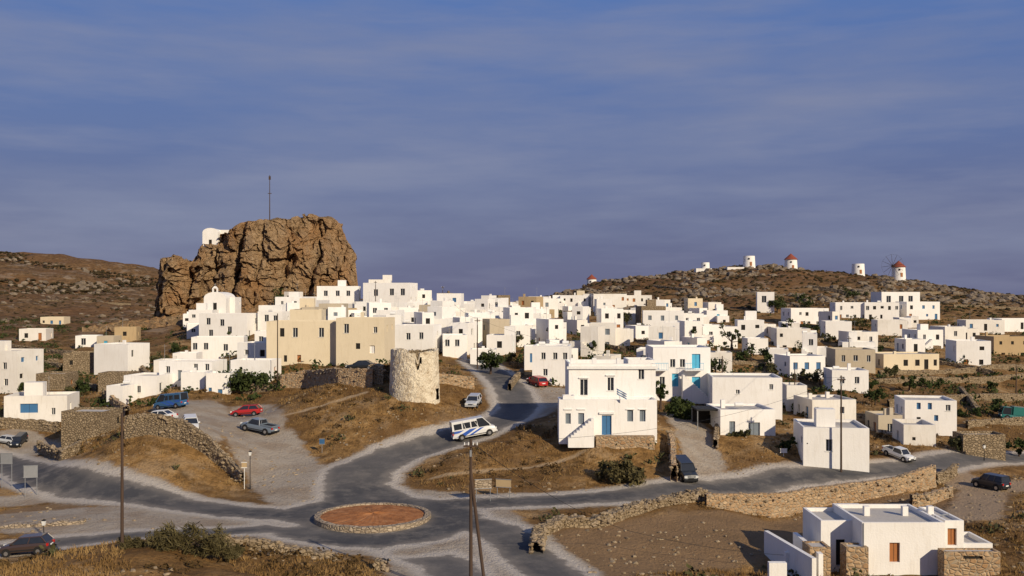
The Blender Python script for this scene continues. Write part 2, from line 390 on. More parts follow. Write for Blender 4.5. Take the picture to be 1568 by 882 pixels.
def leaves(cent,size,stretch=1.,thin=.6):
    n=len(cent)
    u=rng.normal(size=(n,3));u/=np.linalg.norm(u,axis=1)[:,None]
    w=rng.normal(size=(n,3));w-= (w*u).sum(1)[:,None]*u;w/=np.linalg.norm(w,axis=1)[:,None]
    s=(size*rng.uniform(.6,1.3,n))[:,None]
    V=np.stack([cent-u*s-w*s*.2*thin,cent-w*s*thin,cent+u*s*stretch,cent+w*s*thin],1)
    Fc=np.arange(n*4).reshape(n,4)
    return V.reshape(-1,3),Fc
def rand_ground(n,ymin,ymax,xl=None,pw=1):
    y=ymin+(ymax-ymin)*rng.rand(n)**pw;x=(rng.rand(n)*2-1)*y*.6
    return x,y
def gfull(x,y):
    r=np.minimum(sd_asph(x,y)-1.2,sd_dust(x,y));o=np.clip((r-.2)/3,0,1);q=x*0
    zz=base(x,y)+o*micro(x,y)*np.where(sd_list(x,y,earth)<1,.45,1)
    fa=np.clip((y-330)/120,0,1);zz+=fa*(((1-np.abs(fbm(x/22,y/16,q,6,20)))-.5)*2.2+fbm(x/6,y/6,q,4,5)*.7)
    return zz
x,y=rand_ground(65000,60,185,pw=1.2)
dens=fbm(x/7,y/7,x*0,3,77)
k=(sd_asph(x,y)>2.4)&(sd_dust(x,y)>.8)&(sd_list(x,y,earth)>.3)&(sd_list(x,y,path_)>.1)&(dens>-.2);x=x[k];y=y[k]
z=gfull(x,y)
nb=4;bx=np.repeat(x,nb)+rng.normal(0,.09,len(x)*nb);by=np.repeat(y,nb)+rng.normal(0,.09,len(x)*nb);bz=np.repeat(z,nb)-.05
h=np.repeat(rng.uniform(.12,.45,len(x)),nb)*rng.uniform(.6,1.2,len(bx));a=rng.uniform(0,6.28,len(bx));wd=.05
tx=bx+rng.normal(0,.13,len(bx));ty=by+rng.normal(0,.13,len(bx))
V=np.stack([np.stack([bx-wd*np.cos(a),by-wd*np.sin(a),bz],-1),np.stack([bx+wd*np.cos(a),by+wd*np.sin(a),bz],-1),np.stack([tx,ty,bz+h],-1)],1).reshape(-1,3)
np_mesh('dry_grass',V,np.arange(len(V)).reshape(-1,3),M['grass'])
def scrub(name,n,ymin,ymax,thr,rm_,mat,seed,pw=1.3,nl=26):
    x,y=rand_ground(n,ymin,ymax,pw=pw)
    dens=fbm(x/9,y/9,x*0,3,seed)
    k=(sd_asph(x,y)>2.6)&(sd_dust(x,y)>1.5)&(dens>thr)&(sd_list(x,y,earth)>1);x=x[k];y=y[k];z=gfull(x,y)
    r=rng.uniform(.18,rm_,len(x))
    c=np.stack([x,y,z],-1)[:,None,:]+rng.normal(0,.45,(len(x),nl,3))*r[:,None,None]*np.array([1,1,.5])+np.array([0,0,1])*r[:,None,None]*.3
    V,Fc=leaves(c.reshape(-1,3),np.repeat(r,nl)*.24)
    np_mesh(name,V,Fc,M[mat])
scrub('low_scrub',8500,60,330,0.0,.75,'scrub',55)
scrub('green_scrub',3400,62,340,.15,.95,'leaf2',91,1.1)
scrub('village_scrub',4600,140,350,-.1,1.6,'leaf',133,1.0,22)
x=rng.uniform(-60,260,6200);y=rng.uniform(330,450,6200);x2=rng.uniform(-460,-100,7500);y2=rng.uniform(260,950,7500)
x=np.r_[x,x2];y=np.r_[y,y2];z=gfull(x,y)
r=rng.uniform(.3,1.0,len(x))*np.where(y>550,1.8,1)
scatter_ico('hill_scrub',np.stack([x,y,z],-1),np.stack([r,r,r*.6],-1),M['heath'])
x=rng.uniform(0,260,4200);y=rng.uniform(345,450,4200);x2=rng.uniform(-420,-100,3000);y2=rng.uniform(300,900,3000)
x=np.r_[x,x2];y=np.r_[y,y2];k=fbm(x/18,y/18,x*0,3,66)>.1;x=x[k];y=y[k];z=gfull(x,y)
r=rng.uniform(.3,1.6,len(x))*np.where(y>550,1.6,1)
scatter_ico('hill_rocks',np.stack([x,y,z],-1),np.stack([r*1.2,r,r*.75],-1),M['hillrock'])
x,y=rand_ground(6500,60,170);k=(sd_asph(x,y)>.5)&(fbm(x/6,y/6,x*0,2,88)>0.05);x=x[k];y=y[k];z=gfull(x,y);r=rng.uniform(.04,.2,len(x))
scatter_ico('loose_stones',np.stack([x,y,z+.02],-1),np.stack([r*1.3,r,r*.8],-1),M['rubble'])
# ------------------------------------------------------------------ rock (kastro)
def kastro():
    prof=[(226,505),(232,480),(238,440),(240,412),(246,404),(258,401),(266,399),(276,392),(284,402),(296,400),(304,384),(312,374),(333,375),(340,356),(357,354),(362,349),(380,344),(400,340),(425,338),(440,337),(455,334),(470,327),(485,328),(500,331),(510,334),(515,345),(519,358),(528,370),(534,382),(536,400),(535,430),(538,460),(542,475)]
    D0=322.
    pxs=np.array([p[0] for p in prof],float);pzs=np.array([CZ-(p[1]-HY)/F*D0 for p in prof])
    nc,nf,ntp,nb=560,210,40,20
    px=np.linspace(226,542,nc);X=(px-CX)/F*D0;top=np.interp(px,pxs,pzs)
    e=np.clip((px-226)/(542-226),0,1);edge=np.maximum(0,(np.abs(e-.5)*2-.72)/.28)
    yf=D0-9+16*edge**1.6+3*np.sin(e*9);yf=yf-6*np.exp(-((px-270)/35)**2)
    yb=np.maximum(yf+3,D0+22-10*edge)
    zb=base(X,yf)-5
    rows=[]
    for i in range(nf):
        t=i/(nf-1);rows.append(np.stack([X,yf+6.5*t**1.2,zb+(top-zb)*t],-1))
    for i in range(1,ntp):
        t=i/(ntp-1);rows.append(np.stack([X,yf+6.5+(yb-yf-6.5)*t,top-2.5*t*t],-1))
    for i in range(1,nb):
        t=i/(nb-1);rows.append(np.stack([X,yb+5*t,top-2.5+(zb-top+2.5)*t],-1))
    R=np.array(rows);x,y,z=R[...,0],R[...,1],R[...,2]
    wx=fbm(x/16,y/16,z/16,4,5)*3;wz=fbm(x/12,y/12,z/12,4,6)*3
    xq=x+z*.15
    d1,d2,i1,t1=worley((xq+wx)/10,y/14,(z+wz)/17,1)
    e1,e2,i2,t2=worley((xq+wx*.9)/4.2,y/5,(z+wz)/6.0,2)
    f1,f2,i4,t4=worley((xq+wx*.5)/2.0,y/2.4,(z+wz*.5)/2.6,4)
    g1,g2,i3,t3=worley(xq/.95,y/1.2,z/1.1,3)
    gate=np.clip(fbm(x/9,y/9,z/9,2,50)*2+.3,0,1)
    disp=(i1-.45)*3.4+t1*2.4-1.2*gate*np.exp(-((d2-d1)/.05)**2)+(i2-.5)*1.5+t2*1.4+(i4-.5)*.65+t4*.6+(i3-.5)*.28+t3*.25+fbm(x/3,y/3,z/3,6,8)*.5
    s_=(z+x*.10+wz)/5.2;fs=s_-np.floor(s_);disp+=(.5-fs)*.9*np.clip(.6+fbm(x/12,y/12,z/12,2,60),0,1.3)
    for gx,gw,ga in ((372,5,9),(300,4,5),(437,3,3),(478,3,4.5),(515,2.5,3.5),(262,4,3.5),(335,2.5,3),(405,2,2)):
        Xg=(gx-CX)/F*D0+(z-25)*.12+wx*.5
        disp-=ga*np.exp(-np.abs((x-Xg)/(gw*.21))**1.5)*np.clip((46-z)/14,0.15,1)
    fr=np.zeros(R.shape[0]);fr[:nf]=1;fr[nf:nf+6]=np.linspace(1,.1,6);fr=fr[:,None]
    R[...,1]-=disp*fr
    R[...,0]+=fbm(x/4,y/4,z/3,4,12)*.9
    vert=np.zeros(R.shape[0]);vert[nf-8:nf]=np.linspace(0,1,8);vert[nf:nf+ntp]=1
    R[...,2]+=vert[:,None]*(fbm(x/5,y/5,z*0,4,14)*.8+(i2-.5)*.9)
    nr=R.shape[0];id_=np.arange(nr*nc).reshape(nr,nc)
    Fq=np.stack([id_[:-1,:-1],id_[:-1,1:],id_[1:,1:],id_[1:,:-1]],-1).reshape(-1,4)
    np_mesh('rock_outcrop',R.reshape(-1,3),Fq,M['cliff'])
kastro()
x=rng.uniform(-122,-48,900);y=rng.uniform(285,320,900);r=rng.uniform(.3,1.6,900)**1.3
scatter_ico('talus_rocks',np.stack([x,y,base(x,y)],-1),np.stack([r*1.2,r,r],-1),M['cliff'])
# ------------------------------------------------------------------ houses
def facade(mb,O,U,w,h,ops,wm,dp=.2):
    O=Vector(O);U=Vector(U);Nn=U.cross(Vector((0,0,1)));Z=Vector((0,0,1))
    ok=[]
    for o in ops:
        a,b,c,d,k=o
        if a<.15 or b>w-.15 or c<.02 or d>h-.1: continue
        if any(not(b<=p[0]-.05 or a>=p[1]+.05 or d<=p[2]-.05 or c>=p[3]+.05) for p in ok): continue
        ok.append(o)
    X=sorted(set([0,w]+[o[0] for o in ok]+[o[1] for o in ok]));Y=sorted(set([0,h]+[o[2] for o in ok]+[o[3] for o in ok]))
    for i in range(len(X)-1):
        for j in range(len(Y)-1):
            cx,cy=(X[i]+X[i+1])/2,(Y[j]+Y[j+1])/2
            if any(o[0]<cx<o[1] and o[2]<cy<o[3] for o in ok): continue
            mb.poly([O+U*X[i]+Z*Y[j],O+U*X[i+1]+Z*Y[j],O+U*X[i+1]+Z*Y[j+1],O+U*X[i]+Z*Y[j+1]],wm)
    for a,b,c,d,k in ok:
        q=[O+U*a+Z*c,O+U*b+Z*c,O+U*b+Z*d,O+U*a+Z*d];r=[v-Nn*dp for v in q]
        for i in range(4):
            j=(i+1)%4;mb.poly([q[i],q[j],r[j],r[i]],wm)
        mb.poly(r,k)
        if k=='glass':
            fr=.06;e=Nn*.03
            m_=(a+b)/2
            def bar(a0,b0,c0,d0): mb.poly([O+U*a0+Z*c0-Nn*dp+e,O+U*b0+Z*c0-Nn*dp+e,O+U*b0+Z*d0-Nn*dp+e,O+U*a0+Z*d0-Nn*dp+e],'frame')
            bar(m_-fr/2,m_+fr/2,c,d);bar(a,a+fr,c,d);bar(b-fr,b,c,d)
            s0=O+U*(a-.08)+Z*(c-.07);s1=O+U*(b+.08)+Z*(c-.07);up=Z*.06;o_=Nn*.07
            mb.poly([s0+o_,s1+o_,s1+o_+up,s0+o_+up],'frame');mb.poly([s0+o_+up,s1+o_+up,s1+up,s0+up],'frame')
        elif k not in('dark',):
            mb.poly([O+U*((a+b)/2-.015)+Z*c-Nn*(dp-.01),O+U*((a+b)/2+.015)+Z*c-Nn*(dp-.01),O+U*((a+b)/2+.015)+Z*d-Nn*(dp-.01),O+U*((a+b)/2-.015)+Z*d-Nn*(dp-.01)],'dark')
def auto_ops(w,h,dens=.8):
    ops=[];st=max(1,int(round((h-.4)/2.9)))
    shut=random.choice(['glass','glass','glass','dark','dark','blue','grey','wood'])
    for s in range(min(st,3)):
        zb=h-.5-2.75*(s+1)
        if zb<-.6: break
        nn=max(1,int(w/random.uniform(1.9,3.2)));sp=w/nn
        for i in range(nn):
            if random.random()>dens: continue
            xc=sp*(i+.5)+random.uniform(-.3,.3);ww=random.choice([.7,.85,.95])
            if s==min(st,3)-1 and random.random()<.35: 
                c=max(.05,zb+.15);ops.append((xc-.45,xc+.45,c,zb+2.15,random.choice(['blue','grey','dark','wood','cyan'])))
            else:
                hh=random.choice([.8,1.1,1.25]);ops.append((xc-ww/2,xc+ww/2,zb+2.1-hh,zb+2.1,shut if random.random()<.75 else 'dark'))
    return ops
def block(mb,cx,cy,zb,zt,w,d,yaw,wm,front=None,sides=True,par=.3,dens=.8,roof='roof'):
    c,s=math.cos(yaw),math.sin(yaw)
    def q(x,y,z): return Vector((cx+x*c-y*s,cy+x*s+y*c,z))
    U=Vector((c,s,0));Vv=Vector((-s,c,0));h=zt-zb
    facade(mb,q(-w/2,0,zb),U,w,h,front if front is not None else auto_ops(w,h,dens),wm)
    facade(mb,q(w/2,0,zb),Vv,d,h,auto_ops(d,h,.45) if sides else [],wm)
    facade(mb,q(w/2,d,zb),-U,w,h,auto_ops(w,h,.4) if sides else [],wm)
    facade(mb,q(-w/2,d,zb),-Vv,d,h,auto_ops(d,h,.45) if sides else [],wm)
    t=.22
    o=[q(-w/2,0,zt),q(w/2,0,zt),q(w/2,d,zt),q(-w/2,d,zt)];i_=[q(-w/2+t,t,zt),q(w/2-t,t,zt),q(w/2-t,d-t,zt),q(-w/2+t,d-t,zt)]
    dn=[v-Vector((0,0,par)) for v in i_]
    for a in range(4):
        b=(a+1)%4;mb.poly([o[a],o[b],i_[b],i_[a]],wm);mb.poly([i_[a],i_[b],dn[b],dn[a]],wm)
    mb.poly(dn,roof)
foot=[]
prot=[(592,672,530,612,125),(690,765,625,672,119),(700,800,560,640,140),(800,845,570,600,146),(856,1006,545,670,113),(1236,1312,612,652,138)]
def house(x0,x1,yt,yb,st='white',yaw=0,depth=None,wins=None,D=None,dmin=130,name=None,dens=.8,extra=True,par=.3,sides=True,minh=2.2,annex=False):
    xc=(x0+x1)/2
    if D is None: D=hit(xc,yb,dmin)[1]
    if not annex and extra and wins is not None: prot.append((x0,x1,yt,yb-(yb-yt)*.25,D))
    ya=math.radians(yaw);Wm=(x1-x0)/F*D
    if depth is None: depth=min(9,max(3.5,Wm*.8))
    depth=min(depth, 9)
    wd=(Wm-depth*abs(math.sin(ya)))/math.cos(ya)
    if wd<Wm*.5: depth=Wm*.45/max(.05,abs(math.sin(ya)));wd=Wm*.55/math.cos(ya)
    X=(xc-CX)/F*D
    xs_=[-wd/2*math.cos(ya),wd/2*math.cos(ya),wd/2*math.cos(ya)-depth*math.sin(ya),-wd/2*math.cos(ya)-depth*math.sin(ya)]
    X-= (min(xs_)+max(xs_))/2
    zt=CZ-(yt-HY)/F*D
    g=[gz(X+a,D+b) for a in(-wd/2,wd/2) for b in(0,depth)]
    zb=min(g)-.7
    if zt<max(g)+minh: zt=max(g)+minh
    front=None
    if wins is not None:
        front=[]
        for (wx,wy,ww,wh,k) in wins:
            lx=((wx-CX)/F*D-X)/math.cos(ya)+wd/2;hw=ww/F*D/2;zc=CZ-(wy-HY)/F*D-zb;hh=wh/F*D/2
            front.append((lx-hw,lx+hw,zc-hh,zc+hh,k))
    mb=MB();block(mb,X,D,zb,zt,wd,depth,ya,st,front,dens=dens,par=par,sides=sides,roof='roof' if st not in('white',) or random.random()<.5 else 'white2')
    c,s=math.cos(ya),math.sin(ya)
    if annex:
        k=random.random();aw=wd*random.uniform(.45,.75);ad=random.uniform(2.2,3.6);sg=random.choice([-1,1])
        if k<.5:
            lx=sg*(wd-aw)/2*.9;ly=-ad
            block(mb,X+lx*c-ly*s,D+lx*s+ly*c-.004,zb-.4,max(g)+random.uniform(1.2,2.6),aw,ad-.01,ya,random.choice([st,st,'white2']),roof='roof',dens=.6)
        else:
            lx=sg*(wd/2+aw/2+.003);ly=random.uniform(.3,1.2)
            block(mb,X+lx*c-ly*s,D+lx*s+ly*c,zb-.4,max(g)+random.uniform(1.9,2.9),aw,depth*.7,ya,random.choice([st,st,'white2']),roof='roof',dens=.6)
    if extra and (annex or wins is None) and random.random()<.22 and zt-min(g)>4.6:
        # outside staircase along the front wall
        sg=random.choice([-1,1]);n_=9
        for i in range(n_):
            lx=sg*(wd*.42-i*.34);ly=-.52;mb.box(X+lx*c-ly*s,D+lx*s+ly*c,zb-.3,min(g)+.3+i*.3,.34,1.0,st,ya)
    if extra:
        for _ in range(random.choice([0,1,1,2])):
            lx=random.uniform(-.35,.35)*wd;ly=random.uniform(.3,.8)*depth;zz=zt-par
            px_,py_=X+lx*c-ly*s,D+lx*s+ly*c
            kk=random.random()
            if kk<.45: mb.box(px_,py_,zz,zt+random.uniform(.4,.9),.5,.5,st,ya);
            elif kk<.7 and wd>4.5: mb.box(px_,py_,zz,zt+random.uniform(1.2,2.2),random.uniform(1.8,2.8),1.8,st,ya)
            elif kk<.85: mb.tube((px_,py_,zz),(px_,py_,zt+2.6),.03,.02,'metal',5);mb.tube((px_-.5,py_,zt+2.3),(px_+.5,py_,zt+2.3),.015,.015,'metal',4)
            else: mb.tube((px_-.5,py_,zt+.25),(px_+.5,py_,zt+.25),.28,.28,'frame',8)
    foot.append((X,D+depth/2,max(wd,depth)))
    o=mb.obj(name or ('whitewashed_house' if st.startswith('white') else 'stone_house' if st=='stone' else 'plastered_house'))
    return X,D,zb,zt,wd,depth,ya
Wd=lambda *a:[(x,y,7,10,'glass') for x,y in a]
H=house
# left side
H(-30,40,537,602,'white2',-10,7,Wd((8,560),(25,560),(10,585)));H(0,100,606,652,'white2',8,6,[(45,625,26,14,'blue'),(12,628,6,12,'dark'),(80,630,6,10,'glass')],par=.4)
H(60,97,487,497,'cream',5,6,None,dmin=260);H(110,148,514,533,'white',10,6,Wd((118,523),(128,523)),dmin=200);H(148,174,516,532,'beige',0,5,dmin=200);H(172,208,501,524,'ochre',8,5,dmin=200)
H(141,212,527,575,'white',-14,7,[(200,538,5,6,'blue')]);H(188,250,582,622,'white',-8,6,Wd((200,594),(212,596))+[(238,610,8,18,'dark')],D=150);H(162,196,603,634,'white',-10,4,[],D=146)
H(90,150,540,575,'stone',10,6,[(110,555,5,7,'dark')],extra=False);H(55,100,572,602,'stone',0,5,[],extra=False);H(150,200,571,600,'stone',0,4,[],extra=False)
H(92,166,664,690,'stone',-6,5,[(120,678,8,10,'dark')],D=128,extra=False)
H(242,332,553,592,'white',-6,6,Wd((256,566),(300,562),(318,562))+[(275,575,7,16,'grey')]);H(262,300,545,565,'white',4,5);H(288,372,516,548,'white',8,6,Wd((300,530),(316,530),(345,532)))
H(303,386,480,520,'white',-8,7,Wd((318,492),(340,494),(352,505),(322,510)));H(232,270,560,575,'white2',5,5)
H(313,352,585,611,'white',4,4,[(322,597,5,7,'blue'),(337,603,7,14,'blue')],D=148);H(352,420,568,608,'white',-6,5,Wd((372,580),(398,582)),D=152);H(277,313,598,615,'white',0,4,[(295,607,6,10,'dark')],D=150)
H(362,424,525,560,'white',-8,6);H(385,432,507,550,'white',6,6,Wd((400,520),(415,522)));H(394,437,477,510,'white',-6,6,Wd((408,487),(422,488)))
H(408,516,492,557,'cream',0,8,[(432,509,7,13,'dark'),(452,509,8,14,'glass'),(492,509,8,14,'glass'),(458,549,6,11,'wood'),(437,549,5,10,'dark')],D=160,name='plastered_house')
H(514,596,487,558,'cream',-5,8,[(530,503,8,14,'glass'),(548,530,7,9,'dark'),(575,505,6,9,'glass'),(570,535,8,12,'white')],D=158)
H(440,492,474,494,'cream',4,7,D=180);H(462,482,470,480,'beige',0,4,D=182)
H(483,549,438,466,'white',4,7,[(499,449,6,8,'glass'),(517,449,6,8,'glass'),(533,449,6,8,'glass')],D=285);H(555,636,433,470,'white',-10,8,Wd((600,447),(617,447),(575,448)),D=280);H(562,598,428,450,'white2',4,7,[(572,432,20,4,'dark')],D=285)
H(545,575,462,490,'white',-8,6);H(575,610,470,500,'white2',8,6);H(603,672,498,550,'white',-8,7,Wd((625,515),(645,514),(660,530)),D=176);H(610,650,478,505,'white',6,6)
H(636,660,457,475,'white2',-5,6);H(660,700,462,480,'white',5,6);H(700,742,465,484,'white',-8,7)
H(690,735,478,500,'white2',8,6);H(650,700,488,520,'white',-8,7);H(735,772,478,500,'white',4,6);H(672,715,513,548,'white',6,7,Wd((685,525),(700,525)));H(745,790,513,545,'white',-8,6)
H(772,812,498,530,'white',6,6);H(780,830,480,500,'white',-6,7);H(803,832,530,568,'white',0,5,[(815,548,7,14,'blue')]);H(720,760,535,560,'white',0,5)
H(815,880,530,590,'white',-6,8,Wd((832,545),(850,545),(865,545),(835,570)),D=150);H(830,862,457,475,'white',4,7,dmin=260);H(858,905,452,474,'white',-8,7,dmin=260);H(905,960,450,475,'white2',6,8,dmin=260);H(955,1000,452,470,'white2',-4,7,dmin=260)
H(864,902,478,497,'white',8,6);H(902,948,495,530,'white2',-8,6);H(925,965,503,530,'white2',5,6);H(985,1052,476,515,'white',-6,8);H(1040,1078,480,508,'white',8,7)
H(1000,1088,532,616,'white',0,8,[(1008,552,13,22,'cyan'),(1030,556,8,12,'glass'),(1045,556,8,12,'glass'),(1066,553,13,22,'cyan'),(1066,586,13,18,'cyan'),(1034,582,10,20,'cyan'),(1050,586,8,12,'glass'),(1014,583,8,12,'glass')],D=142,name='blue_door_house')
H(1092,1206,578,642,'white',-6,8,[(1180,592,6,8,'glass'),(1130,600,6,6,'glass')],D=134);H(1070,1130,500,530,'white',6,8);H(1130,1175,490,525,'white',-7,7);H(1160,1190,447,478,'white',-10,6,Wd((1170,458),(1180,465)),dmin=280)
H(1206,1270,472,497,'white',6,8,dmin=260);H(1190,1245,503,535,'white2',-5,8);H(1098,1188,628,678,'white',3,7,[(1121,654,9,18,'grey'),(1155,661,18,28,'grey')],D=121,name='whitewashed_house')
H(1200,1265,545,580,'white',8,7);H(1275,1336,567,606,'white',-6,7,Wd((1290,582),(1312,582)),D=165);H(1236,1312,612,652,'white2',5,7,Wd((1250,628),(1290,628)),D=138);H(1205,1240,590,625,'white2',-5,5,D=146)
H(1232,1344,655,719,'white',-8,8,[(1270,682,10,18,'glass'),(1238,680,2,2,'dark')],D=112,name='whitewashed_house')
H(1345,1382,640,665,'beige',0,5,D=134);H(1385,1442,658,698,'white2',-8,6,[(1400,672,5,5,'dark')],D=125,par=.5);H(1388,1476,613,680,'white',-10,7,[(1408,622,6,10,'blue'),(1424,622,6,10,'blue'),(1450,624,7,9,'glass'),(1433,640,6,9,'blue'),(1408,645,6,12,'dark'),(1462,650,6,9,'blue')],D=136)
H(1265,1310,492,520,'white',-8,8);H(1300,1345,508,535,'white2',5,8);H(1345,1410,447,475,'white',6,8,dmin=280,wins=Wd((1360,458),(1380,458),(1395,458)));H(1325,1380,463,490,'white',-6,8,dmin=260);H(1385,1440,462,490,'white',4,8,dmin=260)
H(1280,1330,463,488,'white',-5,8,dmin=260);H(1440,1480,500,530,'white2',8,7);H(1466,1524,522,560,'white',-8,8);H(1400,1445,505,535,'white',5,8);H(1345,1395,490,515,'white2',-8,8);H(1280,1345,535,568,'beige',-5,8);H(1345,1440,542,568,'cream',6,8)
H(1515,1580,515,545,'ochre',6,8);H(1480,1540,490,510,'white2',-4,7);H(1530,1600,488,508,'white',4,8);H(1475,1540,712,722,'stone',0,3,[],D=122,extra=False)
def fill(xr,yr,n,dmin,sep=.47,ws=(4.5,8),hs=None):
    for _ in range(n):
        px=random.uniform(*xr);py=random.uniform(*yr);x,D,zg=hit(px,py,dmin)
        w=random.uniform(*ws);h=random.choice(hs or ([2.9,3.2,3.4,5.6,6.0] if D<330 else [2.6,2.9,3.2]))
        dpt=random.uniform(5,8)
        if any((x-a)**2+(D+dpt/2-b)**2<((w+c)*sep)**2 for a,b,c in foot): continue
        if sd_asph(np.array([x]),np.array([D]))[0]<5: continue
        hp=h/D*F;wp=w/D*F;ybp=HY+(CZ-zg)/D*F
        if any(D<q[4]+2 and px+wp*.9>q[0] and px-wp*.9<q[1] and ybp-hp<q[3] for q in prot): continue
        H(px-wp/2,px+wp/2,ybp-hp,ybp,random.choices(['white','white2','cream','beige','stone','ochre'],[12,4,.5,.3,.5,.2])[0],random.uniform(-24,24),dpt,None,D,dens=.85,annex=random.random()<.5)
fill((430,850),(470,545),600,165,.54,(4.2,7.5))
fill((850,1100),(476,575),200,170,.70,(4.2,7.5))
fill((1090,1440),(492,560),90,180,.92,(4.2,8))
fill((1440,1600),(500,545),10,200,.9)
fill((840,1010),(464,480),24,280,.7,hs=[2.6])
fill((270,430),(500,570),24,165,.65)
fill((-20,240),(520,600),5,165,.9)
fill((1100,1340),(580,640),5,140,.8,hs=[2.6,2.9])
def pxops(wins,D,X,wd,zb):
    r=[]
    for (wx,wy,ww,wh,k) in wins:
        lx=(wx-CX)/F*D-X+wd/2;hw=ww/F*D/2;zc=CZ-(wy-HY)/F*D-zb;hh=wh/F*D/2;r.append((lx-hw,lx+hw,zc-hh,zc+hh,k))
    return r
def pblock(mb,x0,x1,yt,yb,D,depth,wins,wm='white',par=.3,sides=False,roof='roof'):
    X=((x0+x1)/2-CX)/F*D;wd=(x1-x0)/F*D;zb=CZ-(yb-HY)/F*D;zt=CZ-(yt-HY)/F*D
    block(mb,X,D,zb,zt,wd,depth,0,wm,pxops(wins,D,X,wd,zb),sides,par,roof=roof);return X,zb,zt,wd
# ---- house with flag
mb=MB()
pblock(mb,856,1006,612,680,113,3.2,[(870,641,8,16,'grey'),(890,641,9,17,'grey'),(929,651,15,30,'blue'),(965,636,9,19,'grey'),(984,636,9,19,'grey')],sides=False,par=.9,roof='white2')
pblock(mb,871,1004,557,690,116.2,8,[(894,593,12,24,'glass'),(935,588,10,20,'glass'),(982,573,9,15,'glass')],par=.5)
pblock(mb,862,880,606,680,113.9,1.5,[],par=.1)
pblock(mb,962,1003,551,600,117.5,5,[],par=.3)
X0,X1=(868-CX)/F*116.2,(1007-CX)/F*116.2
mb.box((X0+X1)/2,116.05,CZ-(565-HY)/F*116.2,CZ-(561-HY)/F*116.2,X1-X0,.2,'frame')
xd=(929-CX)/F*113
mb.box(xd,112.93,CZ-(634-HY)/F*113,CZ-(631-HY)/F*113,1.7,.25,'frame')
for wx_ in (870,890,965,984): mb.box((wx_-CX)/F*113,112.95,CZ-(629-HY)/F*113+.12,CZ-(629-HY)/F*113+.2,.95,.15,'frame')
for wx_,wy_ in ((894,580),(935,576),(982,564)): mb.box((wx_-CX)/F*116.2,116.13,CZ-(wy_-HY)/F*116.2+.05,CZ-(wy_-HY)/F*116.2+.15,1.15,.18,'frame')
for i in range(9): 
    xx=(906-CX)/F*113-i*.32;mb.box(xx,112.2,3.2,6.4-i*.26,.32,1.2,'white')
for i,xx in enumerate((878,912,950,988)): mb.box((xx-CX)/F*116,118,CZ-(557-HY)/F*116-.2,CZ-(557-HY)/F*116+.55,.5,.5,'white')
mb.box((957-CX)/F*112,112.1,3.0,4.45,6.5,1.2,'stone_red')
mb.obj('two_storey_house')
mb=MB();fx=(950-CX)/F*112.6;z0_=CZ-(612-HY)/F*112.6
mb.tube((fx,112.7,z0_),(fx-.5,112.2,z0_+1.4),.025,.02,'frame',6)
for i in range(8):
    for j in range(5):
        def fp(u,v): return (fx-.45+u*1.1,112.2-.08*math.sin(u*9),z0_+1.3-v*.65-u*.6)
        mb.poly([fp(i/8,j/5),fp((i+1)/8,j/5),fp((i+1)/8,(j+1)/5),fp(i/8,(j+1)/5)],'blue' if (j%2==0 or (i<3 and j<3 and not(i==1 or j==1))) else 'frame')
mb.obj('greek_flag')
mb=MB()
for bx,by in ((1062,566),(1008,566)):
    Xb=(bx-CX)/F*141.4;zb_=CZ-(by-HY)/F*141.4
    mb.box(Xb,141.2,zb_-.12,zb_,2.6,1.4,'frame')
    for i in range(12): mb.tube((Xb-1.25+i*.227,140.55,zb_),(Xb-1.25+i*.227,140.55,zb_+.95),.02,.02,'cyan',4)
    mb.box(Xb,140.55,zb_+.93,zb_+.99,2.6,.06,'cyan')
for i in range(12):
    Xs=(1046-CX)/F*141+i*.3;mb.box(Xs,140.9,5.0,9.0-i*.27,.3,1.0,'white')
mb.obj('balcony_and_stairs')
# ---- lower right house
mb=MB()
pblock(mb,1320,1447,800,885,78,7,[(1370,846,16,30,'wood')],par=.32,sides=False,roof='roof')
pblock(mb,1447,1476,797,885,79.4,5.2,[(1458,822,14,26,'wood')],par=.2,sides=False)
pblock(mb,1257,1318,797,885,80.3,5,[(1287,846,14,40,'dark')],par=.3,sides=False)
pblock(mb,1298,1340,786,850,83,4,[],par=.2,sides=False)
pblock(mb,1476,1520,832,885,79.6,4,[(1490,850,10,8,'dark')],par=.35,sides=False)
pblock(mb,1240,1272,838,895,77.2,2,[],'stone_red',par=.1)
pblock(mb,1296,1330,838,895,77.4,1.5,[],'stone_red',par=.1)
pblock(mb,1446,1532,845,895,76.4,1.2,[(1490,854,30,5,'dark')],'stone_red',par=.1)
pblock(mb,1203,1240,846,895,79,.4,[],par=.02);pblock(mb,1178,1205,862,898,75,.5,[],par=.02);pblock(mb,1190,1215,838,870,83,.4,[],par=.02)
mb.box((1216-CX)/F*78,79.5,-3,CZ-(830-HY)/F*80,.35,9,'white',.15);mb.box((1242-CX)/F*79,80,-3,.4,.35,7,'white')
for wx_ in (1340,1400,1440): mb.box((wx_-CX)/F*80,82.,1.9,2.9,.45,.45,'white')
mb.tube(((1322-CX)/F*78,77.95,-1),((1322-CX)/F*78,77.95,2.4),.04,.04,'metal',6)
mb.tube(((1425-CX)/F*80,81,2.1),((1465-CX)/F*80,81.5,2.35),.06,.06,'metal',6)
mb.obj('flat_roof_house')
